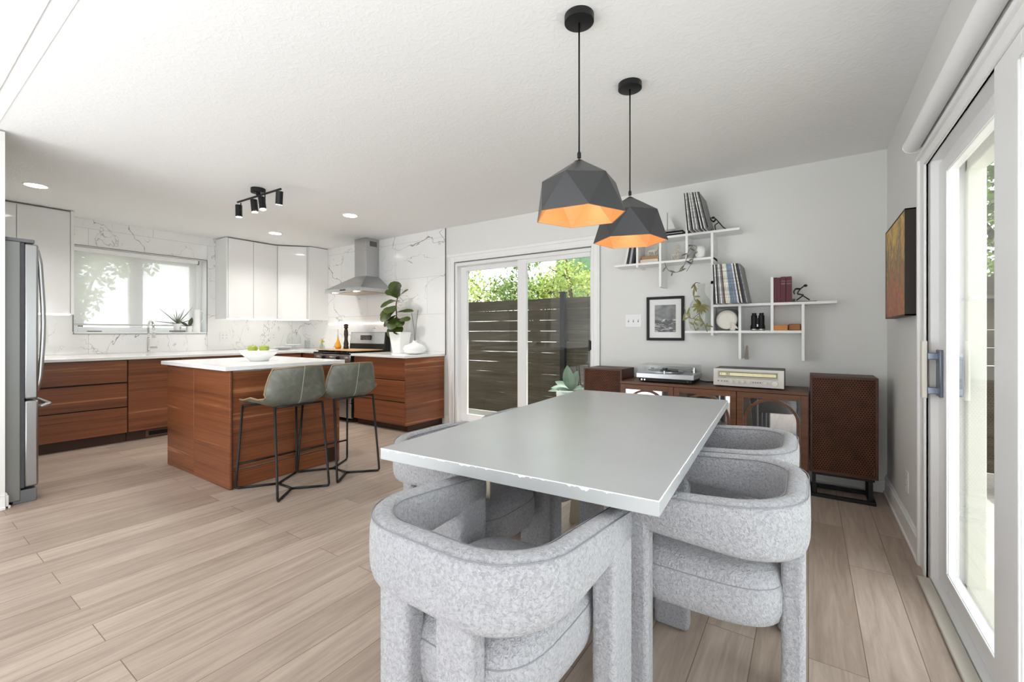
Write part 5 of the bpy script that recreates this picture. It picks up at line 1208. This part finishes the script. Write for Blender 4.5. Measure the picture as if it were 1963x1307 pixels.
def tree(label, x, y, blobs, n, m_, seed, size=.085, trunk=True, tilt=0):
    rnd = random.Random(seed); t = thing('tree', label, 'tree', (x, y, -.1), group='trees beyond the fence')
    b = MB(); tops = []
    for bx_, by_, bz, r in blobs:
        c = Vector((bx_, by_, bz)); b.tube(fillet([(x, y, .6), (x + (bx_ - x) * .3, y + (by_ - y) * .3, bz * .6 + .3), c], .4, 4), [.035 - .0028 * k for k in range(7)] if False else .022, 6)
        for k in range(6):
            e = c + Vector((rnd.uniform(-1, 1), rnd.uniform(-1, 1), rnd.uniform(-.7, .9))) * r * .9; mid = c.lerp(e, .5) + Vector((rnd.uniform(-.1, .1), 0, rnd.uniform(-.05, .12))) * r
            b.tube([c, mid, e], [.013, .009, .004], 5)
    b.tube([(x, y, -.1), (x + .03, y, .7), (x, y, 1.6)], [.09, .075, .05], 10)
    b.build('trunk', BARK, t, smooth=True)
    lf = MB(); tot = sum(q[3] ** 2 for q in blobs)
    for bx_, by_, bz, r in blobs:
        for k in range(int(n * r * r / tot)):
            d = Vector((rnd.gauss(0, 1), rnd.gauss(0, 1), rnd.gauss(0, 1))).normalized() * r * rnd.uniform(.35, 1.05)
            p = Vector((bx_, by_, bz)) + Vector((d.x, d.y, d.z * .8))
            u = Vector((rnd.uniform(-1, 1), rnd.uniform(-1, 1), rnd.uniform(-1, .4))).normalized(); w = u.orthogonal().normalized(); w = (w + u.cross(w) * rnd.uniform(-1, 1)).normalized()
            L = size * rnd.uniform(.7, 1.3); W = L * .24
            lf.add([p, p + u * L * .5 + w * W, p + u * L, p + u * L * .5 - w * W], [(0, 1, 2, 3)])
    lf.build('foliage', m_, t); return t
tree('airy bright green tree beyond the fence, seen through the left glass pane', -6.6, 7.6, [(-7.6, 7.7, 2.2, .75), (-6.7, 7.4, 2.35, .8), (-6.0, 7.6, 1.9, .6), (-7.4, 7.6, 3.3, .9), (-6.2, 7.8, 3.2, .7)], 5600, LG, 1)
tree('olive green shrub tree whose crown crosses the middle of the patio door', -4.3, 7.2, [(-4.9, 7.2, 1.95, .5), (-4.2, 7.1, 1.9, .45), (-4.7, 7.3, 2.7, .45), (-5.1, 7.2, 3.1, .6)], 4000, LG2, 2)
tree('pale leafed tree before the green building beyond the fence', -3.35, 6.9, [(-3.45, 6.8, 2.1, .42), (-3.0, 6.9, 1.95, .38), (-3.8, 6.9, 1.9, .4), (-3.55, 6.9, 2.65, .28), (-2.6, 6.9, 1.55, .22)], 2600, LG, 3, .07)
tree('spreading tree beyond the fence, seen through the right hand glass', 2.4, 8.2, [(1.9, 8.0, 2.4, .7), (2.7, 8.1, 2.6, .8), (2.2, 8.3, 3.6, .9), (3.3, 8.0, 3.4, .9), (1.5, 8.2, 3.2, .7), (2.6, 8.0, 1.9, .5), (1.9, 7.6, 1.7, .5), (2.2, 7.7, 2.9, .6)], 9500, LG2, 4, .10)
tree('leafy tree outside the kitchen window behind the sheer blind', -10.2, 2.0, [(-10.2, 1.6, 1.9, .8), (-10.0, 2.4, 2.6, .7), (-10.3, .9, 2.5, .8)], 3600, LG2, 5, .13)
# green building behind the trees
t = thing('green_building', 'green board and batten building behind the trees', 'building', (-2.2, 11, -.1))
GRN = mat('green_siding', srgb(92, 126, 92), .7, vary=.05)
box('wall', GRN, -5.05, 2.0, 9.4, 12, -.1, 5.2, t)
m = MB()
for k in range(12): m.box(-5.05 + k * .56, -4.99 + k * .56, 9.375, 9.4, -.1, 5.2)
m.build('battens', GRN, t); box('belt_board', mat('dark_green_trim', srgb(58, 92, 70), .6), -5.06, 2.0, 9.36, 9.4, 2.52, 2.62, t)
# ---------------------------------------------------------------- light
wd = bpy.data.worlds.new('sky'); SC.world = wd; wd.use_nodes = True; nt = wd.node_tree
bg = nt.nodes['Background']; bg.inputs['Color'].default_value = (.93, .965, 1, 1); bg.inputs['Strength'].default_value = WORLD
def light(name, ty, loc, energy, col=(1, 1, 1), rot=None, **k):
    l = bpy.data.lights.new(name, ty); l.energy = energy; l.color = col
    for a, b in k.items(): setattr(l, a, b)
    o = bpy.data.objects.new(name, l); COL.objects.link(o); o.location = loc
    if rot: o.rotation_euler = rot
    return o
s = light('sun', 'SUN', (0, 0, 8), SUN, (1, .95, .87), angle=radians(.7))
s.rotation_euler = Vector((.42, .66, 1.5)).to_track_quat('Z', 'Y').to_euler()
for (x, y) in ((-5.666, .855), (-4.219, 3.03), (-5.786, 3.02)):
    light('downlight_beam', 'SPOT', (x, y, H - .012), DOWN, (1, .97, .92), (0, 0, 0), spot_size=radians(140), spot_blend=.9, shadow_soft_size=.07)
for x, y in ((-.782, 1.65), (-.775, 2.25)):
    light('pendant_glow', 'POINT', (x, y, H - .755), PEND, (1, .84, .62), shadow_soft_size=.03)
light('track_glow', 'SPOT', (-4.1, 2.0, H - .20), TRACK, (1, .96, .9), (0, 0, 0), spot_size=radians(130), spot_blend=.9, shadow_soft_size=.1)
for xx in (-5.36, -4.90): light('hood_glow', 'SPOT', (xx, 3.595, 1.665), 4, (1, .8, .55), (0, 0, 0), spot_size=radians(110), spot_blend=.8, shadow_soft_size=.02)
# ---------------------------------------------------------------- camera
cam = bpy.data.cameras.new('camera'); co = bpy.data.objects.new('camera', cam); COL.objects.link(co)
cam.sensor_fit = 'HORIZONTAL'; cam.sensor_width = 36; cam.lens = FPX / 1963 * 36; cam.shift_y = -(653.5 - CY) / 1963; cam.clip_start = .02
co.location = (0, 0, CAM_H); co.rotation_euler = (pi / 2, 0, YAW); SC.camera = co
vs_ = SC.view_settings; vs_.view_transform = 'Standard'; vs_.look = 'None'; vs_.gamma = 1; vs_.exposure = EXPOSURE; vs_.use_curve_mapping = False
try:
    SC.cycles.use_denoising = True; SC.cycles.max_bounces = 10; SC.cycles.diffuse_bounces = 6; SC.cycles.transparent_max_bounces = 16; SC.cycles.sample_clamp_indirect = 6; SC.cycles.caustics_reflective = False; SC.cycles.caustics_refractive = False
except Exception: pass
